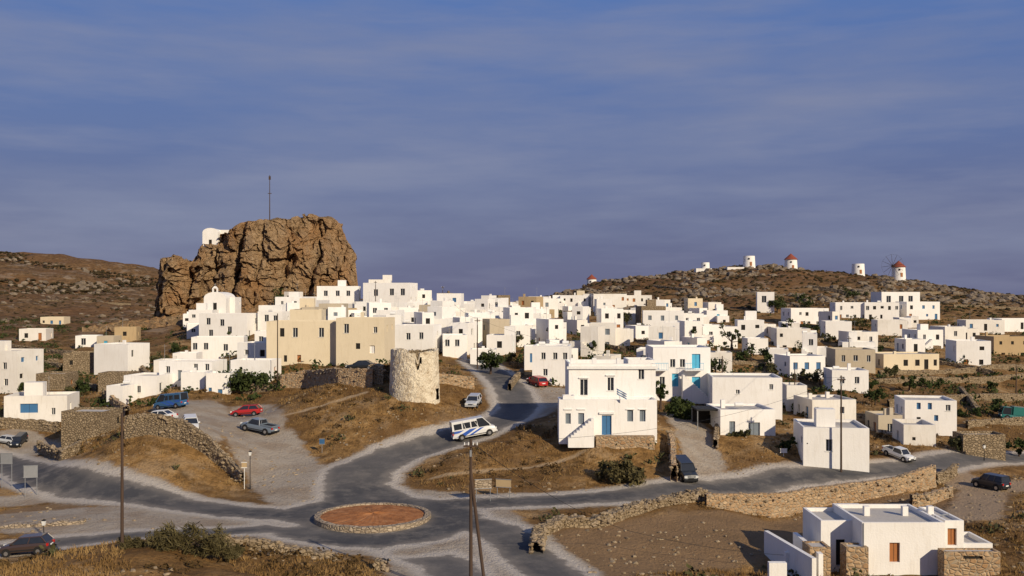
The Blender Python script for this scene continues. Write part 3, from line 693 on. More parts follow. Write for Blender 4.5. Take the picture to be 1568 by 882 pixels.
# ---- chapels
def chapel(x0,x1,yt,yb,D,name,bell=True,depth=9):
    mb=MB();X=((x0+x1)/2-CX)/F*D;w=(x1-x0)/F*D;zt=CZ-(yt-HY)/F*D;zb=CZ-(yb-HY)/F*D-1.5
    hw=w/2;hs=zt-w*.28
    facade(mb,(X-hw,D,zb),(1,0,0),w,hs-zb,[(hw-.5,hw+.5,1.6,3.6,'dark')],'white');facade(mb,(X+hw,D,zb),(0,1,0),depth,hs-zb,[],'white');facade(mb,(X-hw,D+depth,zb),(0,-1,0),depth,hs-zb,[],'white');facade(mb,(X+hw,D+depth,zb),(-1,0,0),w,hs-zb,[],'white')
    n_=10;ar=[(X+hw*math.cos(math.pi*i/n_),hs+w*.28*math.sin(math.pi*i/n_)) for i in range(n_+1)]
    mb.poly([(a,D,b) for a,b in ar],'white');mb.poly([(a,D+depth,b) for a,b in ar][::-1],'white')
    for i in range(n_): mb.poly([(ar[i][0],D,ar[i][1]),(ar[i][0],D+depth,ar[i][1]),(ar[i+1][0],D+depth,ar[i+1][1]),(ar[i+1][0],D,ar[i+1][1])],'white')
    if bell:
        for s_ in(-1,1): mb.box(X+s_*.55,D+.3,zt-.2,zt+.9,.35,.5,'white')
        mb.box(X,D+.3,zt+.9,zt+1.5,1.5,.5,'white',0,.35);mb.box(X,D+.3,zt+1.5,zt+2.2,.1,.1,'metal');mb.box(X,D+.3,zt+1.8,zt+1.9,.5,.1,'metal')
    mb.obj(name)
chapel(312,346,447,476,262,'domed_chapel');H(344,360,455,476,'white',0,6,[],D=266,extra=False)
chapel(310,334,349,377,322,'hilltop_chapel',False,8);H(330,357,352,378,'white2',0,6,[(338,360,2,3,'dark')],D=325,extra=False)
# ------------------------------------------------------------------ windmills on hill
def mill(px,yt,yb,wpx,D,roof=None,sails=False,name='windmill',mat='white'):
    mb=MB();X=(px-CX)/F*D;r=wpx/2/F*D;zt=CZ-(yt-HY)/F*D;zb=min(CZ-(yb-HY)/F*D,gz(X,D))-2;zw=zt
    n_=28
    def ring(z,rr): return [(X+rr*math.cos(2*math.pi*i/n_),D+rr*math.sin(2*math.pi*i/n_),z) for i in range(n_)]
    if roof: zw=zt-r*.95
    rs=[ring(zb,r*1.1),ring((zb+zw)/2,r*1.03),ring(zw,r*.95)]
    for a,b in zip(rs[:-1],rs[1:]):
        for i in range(n_): j=(i+1)%n_;mb.poly([a[i],a[j],b[j],b[i]],mat)
    if roof:
        e=ring(zw-.1,r*1.12);e0=ring(zw+.05,r*.9)
        for i in range(n_):
            j=(i+1)%n_;mb.poly([e[i],e[j],(X,D,zt)],roof);mb.poly([e[j],e[i],e0[i],e0[j]],roof)
    else:
        inn=ring(zw,r*.72);bt=ring(zw-1.2,r*.7)
        for i in range(n_): j=(i+1)%n_;mb.poly([rs[-1][i],rs[-1][j],inn[j],inn[i]],mat);mb.poly([inn[i],inn[j],bt[j],bt[i]],mat)
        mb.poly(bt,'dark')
    mb.box(X+.2,D-r*1.0,zw-4.3,zw-2.6,.9,.35,'wood');mb.box(X-.6,D-r*.98,zw-1.6,zw-.9,.6,.2,'dark')
    if sails:
        hx,hy,hz=X-r*1.1,D-r*.9,zw+.4
        mb.tube((X,D,hz),(hx-.8,hy-.8,hz),.2,.16,'pole',8)
        d=Vector((-1,-1,0)).normalized();u=Vector((-d.y,d.x,0));c0=Vector((hx-.8,hy-.8,hz))
        tips=[]
        for i in range(12):
            a=math.pi*2*i/12+.1;t=c0+(u*math.cos(a)+Vector((0,0,1))*math.sin(a))*r*1.75;tips.append(t);mb.tube(c0,t,.09,.05,'pole',5)
        for i in range(12): mb.tube(tips[i],tips[(i+1)%12],.025,.025,'pole',4)
    mb.obj(name)
mill(906,420,440,15,446,'red');mill(1147,392,412,18,436);mill(1211,388,413,19,436,'red');mill(1314,404,423,19,434);mill(1376,399,428,20,426,'red',True)
mill(1080,402,416,13,436);H(1066,1090,411,424,'white2',0,5,D=430,extra=False,minh=.5);H(1112,1148,409,420,'white2',5,5,D=430,extra=False,minh=.5)
# ------------------------------------------------------------------ ruined windmill
def ruin():
    mb=MB();D=127.;X=(631-CX)/F*D;r=3.15;n_=96;zb=gz(X,D)-1.2;zt=CZ-(537-HY)/F*D
    rows=26
    ang=np.arange(n_)*2*math.pi/n_
    topj=zt+.35*np.array([float(vn3(np.array(math.cos(a)*2.2),np.array(math.sin(a)*2.2),np.array(.5),4)) for a in ang])
    topj=topj+rng.uniform(-.12,.12,n_)
    topj-=np.where((ang>4.9)&(ang<5.02),.9,0)
    P_=[];
    for k_ in range(rows+1):
        t=k_/rows
        rr=r*(1.05-.08*t)
        jit=rng.uniform(-.05,.05,n_)
        P_.append([(X+(rr+jit[i])*math.cos(ang[i]),D+3.2+(rr+jit[i])*math.sin(ang[i]),zb+(topj[i]-zb)*t) for i in range(n_)])
    Q=[[(X+(r*.82)*math.cos(ang[i]),D+3.2+(r*.82)*math.sin(ang[i]),topj[i]-.05-(topj[i]-zb)*t) for i in range(n_)] for t in (0,.9)]
    for k_ in range(rows):
        for i in range(n_):
            j=(i+1)%n_
            a=ang[i];
            if 21<=k_<=23 and abs(a-4.95)<.13: continue
            if 4<=k_<=8 and abs(a-5.9)<.14: continue
            mb.poly([P_[k_][i],P_[k_][j],P_[k_+1][j],P_[k_+1][i]],'ruin')
    for i in range(n_):
        j=(i+1)%n_;mb.poly([P_[-1][i],P_[-1][j],Q[0][j],Q[0][i]],'ruin');mb.poly([Q[0][i],Q[0][j],Q[1][j],Q[1][i]],'stone')
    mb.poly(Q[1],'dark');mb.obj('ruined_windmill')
m,nt,b=newmat('peeling_plaster_stone');p=pos(nt)
v=N(nt,'ShaderNodeTexVoronoi',feature='DISTANCE_TO_EDGE');v.inputs['Scale'].default_value=2.8;L(nt,p,v.inputs['Vector'])
v2=N(nt,'ShaderNodeTexVoronoi');v2.inputs['Scale'].default_value=2.8;L(nt,p,v2.inputs['Vector']);sp=N(nt,'ShaderNodeSeparateColor');L(nt,v2.outputs['Color'],sp.inputs[0])
c1=mix(nt,sp.outputs[0],(.36,.28,.18),(.60,.50,.36));c1=mix(nt,ramp(nt,v.outputs[0],[(.01,0.),(.07,1.)]),(.62,.54,.41),c1)
q=noise(nt,p,.8,6,.7);c1=mix(nt,ramp(nt,q,[(.40,0.),(.54,.85)]),c1,(.72,.64,.49));L(nt,c1,b.inputs['Base Color']);bump(nt,b,math_(nt,'ADD',q,math_(nt,'MINIMUM',v.outputs[0],.15)),1.,.3);M['ruin']=m
ruin()
# ------------------------------------------------------------------ stone walls
stones=[]
def wall(pts,h,th=.5,mat='stone',name='dry_stone_wall',rub=10,world=None,htop=None,jag=.1,dmin=66):
    w=world or [hit(a,b,dmin)[:2] for a,b in pts]
    R=[];Hh=[]
    hs=h if isinstance(h,list) else [h]*len(w)
    for (a,b,h0,h1) in zip(w[:-1],w[1:],hs[:-1],hs[1:]):
        Ls=math.hypot(b[0]-a[0],b[1]-a[1]);n_=max(1,int(Ls/.4))
        for i in range(n_): t=i/n_;R.append((a[0]+(b[0]-a[0])*t,a[1]+(b[1]-a[1])*t));Hh.append(h0+(h1-h0)*t)
    R.append(w[-1]);Hh.append(hs[-1]);R=np.array(R)
    if len(R)<2:return
    T=np.gradient(R,axis=0);T/=np.linalg.norm(T,axis=1)[:,None]+1e-9;Nn=np.stack([T[:,1],-T[:,0]],-1)
    zg=base(R[:,0],R[:,1]);zt=zg+np.array(Hh)+rng.uniform(-jag,jag,len(R))
    if htop is not None: zt=np.interp(np.arange(len(R)),np.linspace(0,len(R)-1,len(htop)),htop)+rng.uniform(-.05,.05,len(R))
    k_=7;rows=[]
    for s_ in (1,-1):
        rr=[]
        for i in (range(k_) if s_==1 else range(k_-1,-1,-1)):
            t=i/(k_-1);jt=rng.uniform(-.06,.06,len(R));o=(th/2*(1.15-.25*t)*s_+jt)
            rr.append(np.stack([R[:,0]+Nn[:,0]*o,R[:,1]+Nn[:,1]*o,zg-.5+(zt-zg+.5)*t],-1))
        rows+=rr
    A_=np.array(rows);nr,nc=A_.shape[:2];id_=np.arange(nr*nc).reshape(nr,nc)
    Fq=np.stack([id_[:-1,:-1],id_[1:,:-1],id_[1:,1:],id_[:-1,1:]],-1).reshape(-1,4)
    np_mesh(name,A_.reshape(-1,3),Fq,M[mat])
    m_=int(rub*len(R)*.4)
    if m_:
        i=rng.randint(0,len(R),m_);sd=rng.choice([-1,1],m_);tt=rng.rand(m_)**.5;o=th/2*(1.1-.2*tt)*sd*np.where(tt>.93,rng.rand(m_),1)
        stones.append(np.stack([R[i,0]+Nn[i,0]*o+T[i,0]*rng.uniform(-.2,.2,m_),R[i,1]+Nn[i,1]*o+T[i,1]*rng.uniform(-.2,.2,m_),zg[i]+(zt[i]-zg[i])*tt],-1))
wall([(822,850),(826,822),(858,808),(920,806),(950,795),(985,783),(1030,772),(1082,764)],.8,.9,jag=.22,rub=26)
wall([(1080,776),(1130,783),(1180,791),(1240,779),(1300,769),(1370,757),(1430,746)],2.3,.6,'stone_red','stone_retaining_wall',6,htop=[CZ-(756-HY)/F*hit(1080,776)[1],CZ-(757-HY)/F*hit(1180,791)[1],CZ-(738-HY)/F*hit(1300,769)[1],CZ-(712-HY)/F*hit(1430,746)[1]])
wall([(1432,742),(1450,738),(1462,728)],1.2,.5);wall([(1395,775),(1425,772),(1456,762)],1.1,.5,'stone_red')
wall([(320,838),(380,842),(440,852),(515,866)],.8,.6,jag=.15,rub=20);wall([(575,872),(590,874)],.7,1.,rub=20)
wall([(192,672),(230,668),(280,678),(320,700),(350,725),(372,742)],[2.4,2.4,2.3,2.1,1.6,1.2],.5,name='stone_retaining_wall',rub=14)
wall([(430,596),(470,590),(520,590),(572,592)],2.2,.5,'stone_red',name='stone_retaining_wall',rub=8,dmin=110)
wall([(572,588),(592,590)],2.6,1.6,'stone',rub=8,dmin=110);wall([(668,590),(700,592),(726,596)],1.6,.6,'stone_red',rub=8,dmin=110)
wall([(120,692),(95,705),(60,690)],1.2,.5);wall([(0,655),(60,660),(90,662)],1.4,.5,'stone');wall([(160,612),(195,640)],1.6,.5,'stone_red')
wall([(1032,740),(1030,700),(1026,672)],[1.8,1.6,1.0],.6,'stone_red')
for pts in ([(1340,590),(1420,585),(1568,580)],[(1360,622),(1460,615),(1568,612)],[(1480,655),(1568,650)],[(1470,600),(1500,640)],[(1345,575),(1568,566)],[(1060,560),(1120,560),(1200,565)],[(850,520),(960,540)],[(215,560),(240,600)],[(60,560),(150,575)],[(100,590),(150,600)],[(0,530),(120,545)],[(1440,560),(1520,575)],[(0,590),(60,592)],[(1100,655),(1095,690)],[(780,600),(800,575)],[(235,590),(320,595),(420,600)],[(1100,520),(1180,530),(1260,524)],[(1260,555),(1340,560)],[(1100,585),(1190,576)],[(1340,530),(1440,536)],[(960,490),(1080,496)],[(1200,500),(1290,505)],[(30,620),(140,640)],[(110,555),(230,545)],[(20,560),(90,556)]):
    wall(pts,1.0,.5,rub=4,dmin=100)
for pts in ([(1000,440),(1090,450),(1200,455)],[(1240,440),(1330,455),(1440,450)],[(900,455),(960,450)],[(1460,470),(1568,475)],[(60,450),(200,455)],[(20,420),(180,430)]):
    wall(pts,.9,.7,rub=0,dmin=300)
wall([(0,810),(60,806),(130,803)],.35,.9,'kerb','concrete_edge',0)
S=np.concatenate(stones);r=rng.uniform(.07,.22,len(S))
scatter_ico('wall_rubble',S,np.stack([r*1.3,r*1.1,r*.8],-1),M['rubble'])
# ------------------------------------------------------------------ roundabout
mb=MB();cx,cy=RC;zc=gz(cx,cy);n_=72;Ro=5.25
def ring(r_,z_,j=0): return [(cx+(r_+rng.uniform(-j,j))*math.cos(2*math.pi*i/n_),cy+(r_+rng.uniform(-j,j))*math.sin(2*math.pi*i/n_),z_+rng.uniform(-j,j)) for i in range(n_)]
rs=[ring(Ro,zc-.3),ring(Ro-.05,zc+.42,.03),ring(Ro-.55,zc+.44,.03),ring(Ro-.6,zc+.2)]
for a,b in zip(rs[:-1],rs[1:]):
    for i in range(n_): j=(i+1)%n_;mb.poly([a[i],a[j],b[j],b[i]],'kerb')
gr=[ring(Ro-.57,zc+.3)]+[ring((Ro-.57)*(1-t),zc+.3+.25*t,.03) for t in(.25,.5,.75,.97)]
for a,b in zip(gr[:-1],gr[1:]):
    for i in range(n_): j=(i+1)%n_;mb.poly([a[i],a[j],b[j],b[i]],'redearth')
mb.poly(gr[-1],'redearth')
mb.obj('roundabout_island')
# ------------------------------------------------------------------ vegetation
def tree(px,py,w,h,mat='leaf',name='tree',D=None,trunk=True,dmin=100,n=900,thin=.6,ls=1.):
    if D: x,y=(px-CX)/F*D,D
    else: x,y,_=hit(px,py,dmin)
    z=gz(x,y);W_=w/F*y/2;H_=h/F*y
    nc=max(6,int(n/70));cl=rng.normal(0,.42,(nc,3));cl=np.clip(cl,-.85,.85)*[W_,W_,H_*.42]+[x,y,z+H_*(.58 if trunk else .40)]
    ci=rng.randint(0,nc,n);rr=min(W_,H_)*rng.uniform(.15,.42,nc)
    dv=rng.normal(size=(n,3));dv/=np.linalg.norm(dv,axis=1)[:,None];c=cl[ci]+dv*(rr[ci]*rng.uniform(.4,1.1,n))[:,None]
    c[:,2]=np.maximum(c[:,2],z+.05)
    V,Fc=leaves(c,np.full(n,(.12+min(W_,H_)*.045)*ls),1.,thin)
    mb=MB();top=z+H_*.5
    if trunk:
        mb.tube((x,y,z-.3),(x+.1,y,top),.05*H_+.03,.03*H_,'pole',7)
        for k_ in range(min(nc,6)): mb.tube((x+.05,y,z+H_*.3),tuple(cl[k_]),.02*H_,.01*H_,'pole',5)
    else:
        for k_ in range(min(nc,7)): mb.tube((x+rng.uniform(-.3,.3)*W_,y,z-.1),tuple(cl[k_]+[0,0,H_*.15]),.035,.015,'pole',5)
    nv=len(V);me=bpy.data.meshes.new(name)
    me.from_pydata([tuple(a) for a in V]+mb.v,[],[tuple(f) for f in Fc]+[tuple(i+nv for i in f) for f in mb.f])
    me.materials.append(M[mat]);me.materials.append(M['pole']);me.polygons.foreach_set('material_index',[0]*len(Fc)+[1]*len(mb.f));me.update()
    link(bpy.data.objects.new(name,me))
tree(751,564,40,36,D=155,n=1500);tree(846,500,34,34,D=200);tree(1011,598,24,42,D=134,n=1300);tree(1045,634,50,36,trunk=False,name='bush',D=128,n=2000);tree(375,574,84,36,trunk=False,name='bush',D=150,n=2600)
tree(128,602,26,26,name='bush',trunk=False);tree(105,610,24,20,mat='leaf2',name='bush',trunk=False);tree(352,535,18,30);tree(370,528,24,18,name='bush',trunk=False);tree(948,738,66,36,'twig','bush',None,False,90,2600)
tree(1130,628,34,12,'leaf2','bush',D=120.8,trunk=False);tree(1392,600,24,28)
for a in [(285,882,110,46),(250,872,60,34),(330,878,60,30),(200,866,40,20),(360,866,36,16)]:
    tree(*a,'twig','bush',D=67.5,trunk=False,n=1500,thin=.12,ls=1.5)
for a in [(700,545,14,14),(790,530,20,18),(620,500,14,14),(985,515,24,18),(1060,530,24,20),(1108,560,16,30),(1150,560,44,18),(1180,580,26,16),(1210,520,16,24),(1100,490,14,14),(1330,600,24,16),(1370,580,24,16),(1450,560,16,12),(1520,600,20,14),(1560,700,30,16),(1420,592,40,12),(890,530,24,14),(960,500,20,16),(1250,560,20,14),(640,560,14,16),(480,575,14,12),(1465,690,40,16),(1200,690,20,12),(1480,640,30,12),(1530,640,40,16),(240,560,20,14),(30,600,20,14),(60,565,20,14),(1310,455,30,10),(1235,470,34,10),(1190,478,34,16),(950,470,30,12),(430,470,40,16),(410,455,50,12),(380,470,30,14),
 (1085,545,18,16),(1095,575,30,20),(1230,540,24,14),(1275,525,30,14),(1340,545,20,12),(1390,530,24,12),(1120,535,20,24),(1060,500,22,16),(1000,545,26,16),(930,560,20,16),(870,575,14,14),(780,560,18,16),(560,575,24,10),(1255,590,22,18),(1215,630,24,14),(1340,620,26,16),(1300,545,18,14),(1500,520,24,10),(1470,585,20,10),(170,560,22,14),(75,640,24,14),(205,565,18,12),(270,540,20,12),(1180,470,30,14),(1225,462,30,12),(690,520,12,14),(740,500,14,12),(1140,510,26,16),(1250,510,30,14),(1320,500,26,12),(1175,555,30,16),(1225,585,26,16),(1075,560,20,18),(905,545,22,18),(845,520,16,16),(1380,560,30,12),(1290,620,20,16),(1010,520,24,16),(820,545,16,16)]:
    k_=random.uniform(1.2,1.6);tree(a[0],a[1],a[2]*k_,a[3]*k_,mat=random.choice(['leaf','leaf','leaf2']),name='tree' if a[3]>15 else 'bush',trunk=a[3]>15,n=600)
# ------------------------------------------------------------------ vehicles
def paint(name,col,rough=.3):
    m,nt,b=newmat(name);f=noise(nt,pos(nt),1.5);L(nt,mix(nt,f,col,tuple(x*.82 for x in col)),b.inputs['Base Color']);b.inputs['Roughness'].default_value=rough;b.inputs['Specular IOR Level'].default_value=.5;b.inputs['Coat Weight'].default_value=.3
    return m
for k_,c_ in dict(p_white=(.72,.72,.70),p_silver=(.50,.52,.54),p_red=(.42,.02,.02),p_dark=(.02,.024,.03),p_blue=(.04,.12,.25),p_teal=(.03,.18,.16),p_greyblue=(.16,.20,.25),p_brown=(.06,.04,.035),p_stripe=(.03,.10,.42)).items(): M[k_]=paint(k_,c_)
def vehicle(kind,px,py,head,col,name,D=None,scale=1.,dmin=80):
    if D: x,y=(px-CX)/F*D,D
    else: x,y,_=hit(px,py,dmin)
    spec=dict(
     hatch=(3.9,1.65,[(-1.95,.62),(-1.9,.92),(-1.3,.97),(.75,.93),(1.6,.80),(1.9,.68),(1.95,.5)],(-1.85,.95,-1.45,.25,1.44)),
     sedan=(4.4,1.72,[(-2.2,.6),(-2.15,.92),(-1.4,.98),(.8,.94),(1.8,.82),(2.12,.7),(2.2,.5)],(-1.65,1.05,-1.0,.3,1.42)),
     suv=(4.1,1.75,[(-2.05,.7),(-2.02,1.08),(-1.3,1.12),(.75,1.1),(1.75,1.0),(2.0,.9),(2.05,.6)],(-2.0,1.0,-1.85,.45,1.75)),
     pickup=(4.9,1.72,[(-2.45,.7),(-2.43,1.0),(-.6,1.02),(1.1,1.0),(2.1,.92),(2.4,.8),(2.45,.6)],(-.55,1.35,-.4,.75,1.66)),
     van=(5.4,1.95,[(-2.7,.6),(-2.68,1.25),(-1,1.28),(1.75,1.22),(2.45,1.05),(2.66,.9),(2.7,.6)],(-2.68,2.05,-2.62,1.15,2.35)),
     truck=(6.2,2.1,[(-3.1,.8),(-3.08,1.0),(0,1.02),(2.9,1.1),(3.05,1.0),(3.1,.7)],(1.3,3.05,1.35,2.7,2.4)))[kind]
    Ln,Wv,prof,(gr,gf,tr,tf,hr)=spec
    emp=bpy.data.objects.new(name,None);link(emp)
    st=[]
    xs_=np.linspace(-Ln/2,Ln/2,26)
    for X in xs_:
        zt=float(np.interp(X,[p_[0] for p_ in prof],[p_[1] for p_ in prof]));u=abs(X)/(Ln/2);w=Wv/2*(1-.13*u**6-.03*u*u)
        zb_=.30+.10*max(0,u-.85)/.15;zm=(zb_+zt)/2
        st.append([(X,-w*.93,zb_),(X,-w,zb_+.15),(X,-w,zm+.1),(X,-w*.95,zt-.06),(X,-w*.85,zt),(X,0,zt+.03),(X,w*.85,zt),(X,w*.95,zt-.06),(X,w,zm+.1),(X,w,zb_+.15),(X,w*.93,zb_)])
    b_=MB()
    for a,c in zip(st[:-1],st[1:]):
        for i in range(11): j=(i+1)%11;b_.poly([a[i],a[j],c[j],c[i]][::-1],'paint')
    b_.poly(st[0],'paint');b_.poly(st[-1][::-1],'paint')
    g_=MB();zb0=float(np.interp((gr+gf)/2,[p_[0] for p_ in prof],[p_[1] for p_ in prof]))-.03;w0=Wv/2*.93;w1=Wv/2*(.78 if kind not in('van','truck') else .88)
    lo=[(gr,-w0,zb0),(gf,-w0,zb0),(gf,w0,zb0),(gr,w0,zb0)];hi=[(tr,-w1,hr-.05),(tf,-w1,hr-.05),(tf,w1,hr-.05),(tr,w1,hr-.05)]
    for i in range(4): j=(i+1)%4;g_.poly([lo[i],lo[j],hi[j],hi[i]],'glass')
    r_=MB();ro=[(tr-.04,-w1-.03),(tf+.06,-w1-.03),(tf+.06,w1+.03),(tr-.04,w1+.03)]
    r_.poly([(a,c,hr-.07) for a,c in ro][::-1],'paint');hi2=[(a,c*.9,hr) for a,c in ro];r_.poly(hi2,'paint')
    for i in range(4): j=(i+1)%4;r_.poly([(*ro[i],hr-.07),(*ro[j],hr-.07),hi2[j],hi2[i]],'paint')
    def lerp(a,b,t): return tuple(a[i]+(b[i]-a[i])*t for i in range(3))
    for a,c in zip(lo,hi): r_.tube(a,c,.055,.045,'paint',6)
    for sd in (0,3):
        for t in ((.5,) if kind in('hatch','sedan') else (.35,.68) if kind in('van','suv') else ()):
            a=lerp(lo[0] if sd==0 else lo[3],lo[1] if sd==0 else lo[2],t);c=lerp(hi[0] if sd==0 else hi[3],hi[1] if sd==0 else hi[2],t);r_.tube(a,c,.05,.045,'paint',6)
    if kind=='van':
        for s_ in(-1,1):
            pts=[(-2.66,s_*(w0+.01),zb0),(.5,s_*(w0+.01),zb0),(.4,s_*(w1+.02),hr-.06),(-2.6,s_*(w1+.02),hr-.06)]
            r_.poly(pts if s_<0 else pts[::-1],'paint')
            for a,c in((-2.45,-1.5),(-1.35,-.45),(-.3,.4)):
                ys0=s_*(w0+.025);ys1=s_*(w1+.045);zz0=zb0+.12;zz1=hr-.3
                yv=lambda z_: ys0+(ys1-ys0)*(z_-zb0)/(hr-.06-zb0)
                q_=[(a,yv(zz0),zz0),(c,yv(zz0),zz0),(c,yv(zz1),zz1),(a,yv(zz1),zz1)];r_.poly(q_ if s_<0 else q_[::-1],'glass')
            w=Wv/2+.012
            for q_ in ([(-2.3,.5),(-1.2,.5),(.3,1.2),(-.6,1.2)],[(-.8,.5),(-.3,.5),(1.2,1.15),(.7,1.15)],[(-2.5,.95),(-1.9,.95),(-1.3,1.2),(-2.5,1.2)]):
                q3=[(a,s_*w*(1. if z_<1 else .985),z_) for a,z_ in q_];r_.poly(q3 if s_<0 else q3[::-1],'p_stripe')
    if kind=='pickup':
        for s_ in(-1,1): r_.box(-1.5,s_*.78,1.0,1.18,1.8,.08,'paint')
        r_.box(-2.42,0,1.0,1.18,.06,1.6,'paint');r_.box(-.58,0,1.0,1.18,.06,1.6,'paint');r_.poly([(-2.38,-.74,1.06),(-.62,-.74,1.06),(-.62,.74,1.06),(-2.38,.74,1.06)],'black')
        for s_ in(-1,1):r_.tube((-.7,s_*.7,1.1),(-.7,s_*.6,1.6),.03,.03,'metal',5)
    if kind=='truck':
        r_.box(-1.0,0,1.05,2.6,4.1,2.1,'paint');
        for i in range(9): r_.box(-2.8+i*.45,-1.06,1.1,2.5,.05,.05,'paint')
    l_=MB();zl=.68 if kind in('hatch','sedan') else .8
    for s_ in(-1,1):
        l_.box(Ln/2-.07,s_*Wv*.34,zl-.1,zl+.08,.16,.32,'lampglass');l_.box(-Ln/2+.04,s_*Wv*.38,zl-.05,zl+.16,.12,.2,'tail');l_.box(gf-.15,s_*(Wv/2+.05),zb0+.02,zb0+.17,.1,.16,'paint')
        l_.box(0,s_*(Wv/2-.0),.42,.5,Ln*.5,.03,'black')
    l_.box(Ln/2-.02,0,.34,.52,.14,Wv*.86,'black' if kind in('suv','pickup','truck') else 'paint');l_.box(-Ln/2+.02,0,.36,.54,.14,Wv*.86,'black' if kind in('suv','pickup','truck') else 'paint')
    l_.box(Ln/2+.01,0,.56,.68,.05,Wv*.34,'black');l_.box(-Ln/2-.055,0,.6,.72,.02,.5,'frame')
    w_=MB();rw={'hatch':.29,'sedan':.31,'suv':.36,'pickup':.35,'van':.34,'truck':.42}[kind]
    for fx_ in(-.31,.32):
        for s_ in(-1,1):
            X=fx_*Ln;w_.tube((X,s_*(Wv/2-.16),rw+.03),(X,s_*(Wv/2+.012),rw+.03),rw*1.2,rw*1.2,'dark',18)
            w_.tube((X,s_*(Wv/2-.18),rw),(X,s_*(Wv/2+.03),rw),rw,rw,'black',18);w_.tube((X,s_*(Wv/2+.0),rw),(X,s_*(Wv/2+.04),rw),rw*.6,rw*.55,'chrome',12)
    M['paint']=M[col]
    for nm,q_ in (('body',b_),('windows',g_),('roof_and_pillars',r_),('lights_and_bumpers',l_),('wheels',w_)):
        o=q_.obj(name+'_'+nm);o.parent=emp
    a=math.radians(head);dx,dy=math.cos(a),math.sin(a)
    zf=gz(x+dx*1.3,y+dy*1.3);zr=gz(x-dx*1.3,y-dy*1.3);pitch=math.atan2(zf-zr,2.6)
    emp.rotation_euler=(0,-pitch,a);emp.location=(x,y,(zf+zr)/2+.04);emp.scale=(scale,)*3
V_=vehicle
V_('sedan',243,636,172,'p_white','parked_car',D=118,scale=.95);V_('hatch',292,658,-68,'p_white','parked_car',D=115.5);V_('hatch',378,636,178,'p_red','red_car',D=134)
V_('pickup',397,663,155,'p_greyblue','pickup_truck',D=124);V_('hatch',725,622,-100,'p_silver','silver_car',D=133);V_('van',727,668,12,'p_white','minibus',D=119.5,scale=.98)
V_('hatch',822,595,118,'p_red','red_car',D=147);V_('suv',1048,733,-80,'p_dark','off_road_car',D=107);V_('suv',1517,750,120,'p_dark','off_road_car',D=107,scale=.9)
V_('hatch',41,852,183,'p_brown','dark_car',D=80);V_('pickup',1375,712,-60,'p_white','pickup_truck',D=118,scale=.8);V_('truck',1557,640,170,'p_teal','green_truck',D=150,scale=.8)
V_('van',262,622,160,'p_blue','blue_van',D=134,scale=.85);V_('sedan',553,558,175,'p_dark','parked_car',D=153);V_('hatch',8,683,170,'p_silver','parked_car',D=134,scale=.8);V_('suv',30,684,-90,'p_dark','parked_car',D=134,scale=.7)
# ------------------------------------------------------------------ poles
def pole(px,yt,yb,D,r=.12,arm=True,mat='pole',brace=None,name='utility_pole'):
    mb=MB();x=(px-CX)/F*D;zt=CZ-(yt-HY)/F*D;zg=gz(x,D)-.5
    mb.tube((x,D,zg),(x,D,zt),r,r*.65,mat,10)
    if arm:
        mb.box(x,D-.12,zt-.5,zt-.38,.9,.1,mat)
        for q in(-.4,-.15,.15,.4):
            mb.tube((x+q,D-.12,zt-.38),(x+q,D-.12,zt-.2),.04,.03,'frame',6)
        mb.box(x,D-.16,zt-1.1,zt-.7,.12,.2,'metal')
    if brace: mb.tube((x,D,zt-2.2),(x+brace,D-.3,zg-.3),r*.8,r*.8,mat,8)
    mb.obj(name);return (x,D,zt-.2)
p1=pole(721,672,882,64,.13,brace=1.1);p2=pole(187,632,882,67,.12,arm=False);p3=pole(1288,575,713,111,.12);p4=pole(731,487,562,163,.11);p5=pole(678,438,480,300,.13);p6=pole(1106,545,600,150,.1,arm=False)
pole(425,480,560,150,.1,arm=False);pole(575,430,470,275,.12);pole(752,460,485,300,.12);pole(1300,515,560,220,.12);pole(1556,560,600,180,.12,arm=False);pole(1217,555,610,150,.1,arm=False);pole(820,462,480,310,.12);pole(907,448,470,330,.12);pole(1155,560,600,160,.1,False)
pole(642,683,700,118,.05,False,'metal',name='marker_post');pole(592,655,672,122,.05,False,'metal',name='marker_post')
mb=MB();x=(413-CX)/F*322
zt=CZ-(268-HY)/F*322;zb_=CZ-(342-HY)/F*322
mb.tube((x,322,zb_),(x,322,zt),.2,.1,'pole',6);mb.box(x,322,zt-1.5,zt-.4,.6,.4,'pole');mb.box(x,322,zt-6,zt-5.8,1.2,.15,'pole');mb.obj('antenna_mast')
def wire(a,b,sag=1.,r=.018,name='power_line'):
    mb=MB();pr=None
    for i in range(25):
        t=i/24;q=(a[0]+(b[0]-a[0])*t,a[1]+(b[1]-a[1])*t,a[2]+(b[2]-a[2])*t-sag*4*t*(1-t))
        if pr: mb.tube(pr,q,r,r,'black',4,False)
        pr=q
    mb.obj(name)
wire(p1,P(960,812,80),.6);wire(P(960,812,80),P(1200,850,79),.3);wire((p1[0]+.5,p1[1],p1[2]),p3,1.6,.012);wire(p4,(p5[0],p5[1],p5[2]),1.5,.02);wire(p3,p6,1,.015);wire(p4,p6,2,.016)
def lamp(px,yt,yb,D):
    mb=MB();x=(px-CX)/F*D;zt=CZ-(yt-HY)/F*D;zg=gz(x,D)-.2
    mb.tube((x,D,zg),(x,D,zg+.6),.09,.06,'black',8);mb.tube((x,D,zg+.6),(x,D,zt-.5),.04,.035,'black',8);mb.box(x,D,zt-.5,zt-.12,.2,.2,'lampglass',0,1.4);mb.box(x,D,zt-.12,zt,.34,.34,'black',0,.2);mb.obj('street_lamp')
lamp(67,795,850,82);lamp(383,690,742,104);lamp(1507,680,712,120)
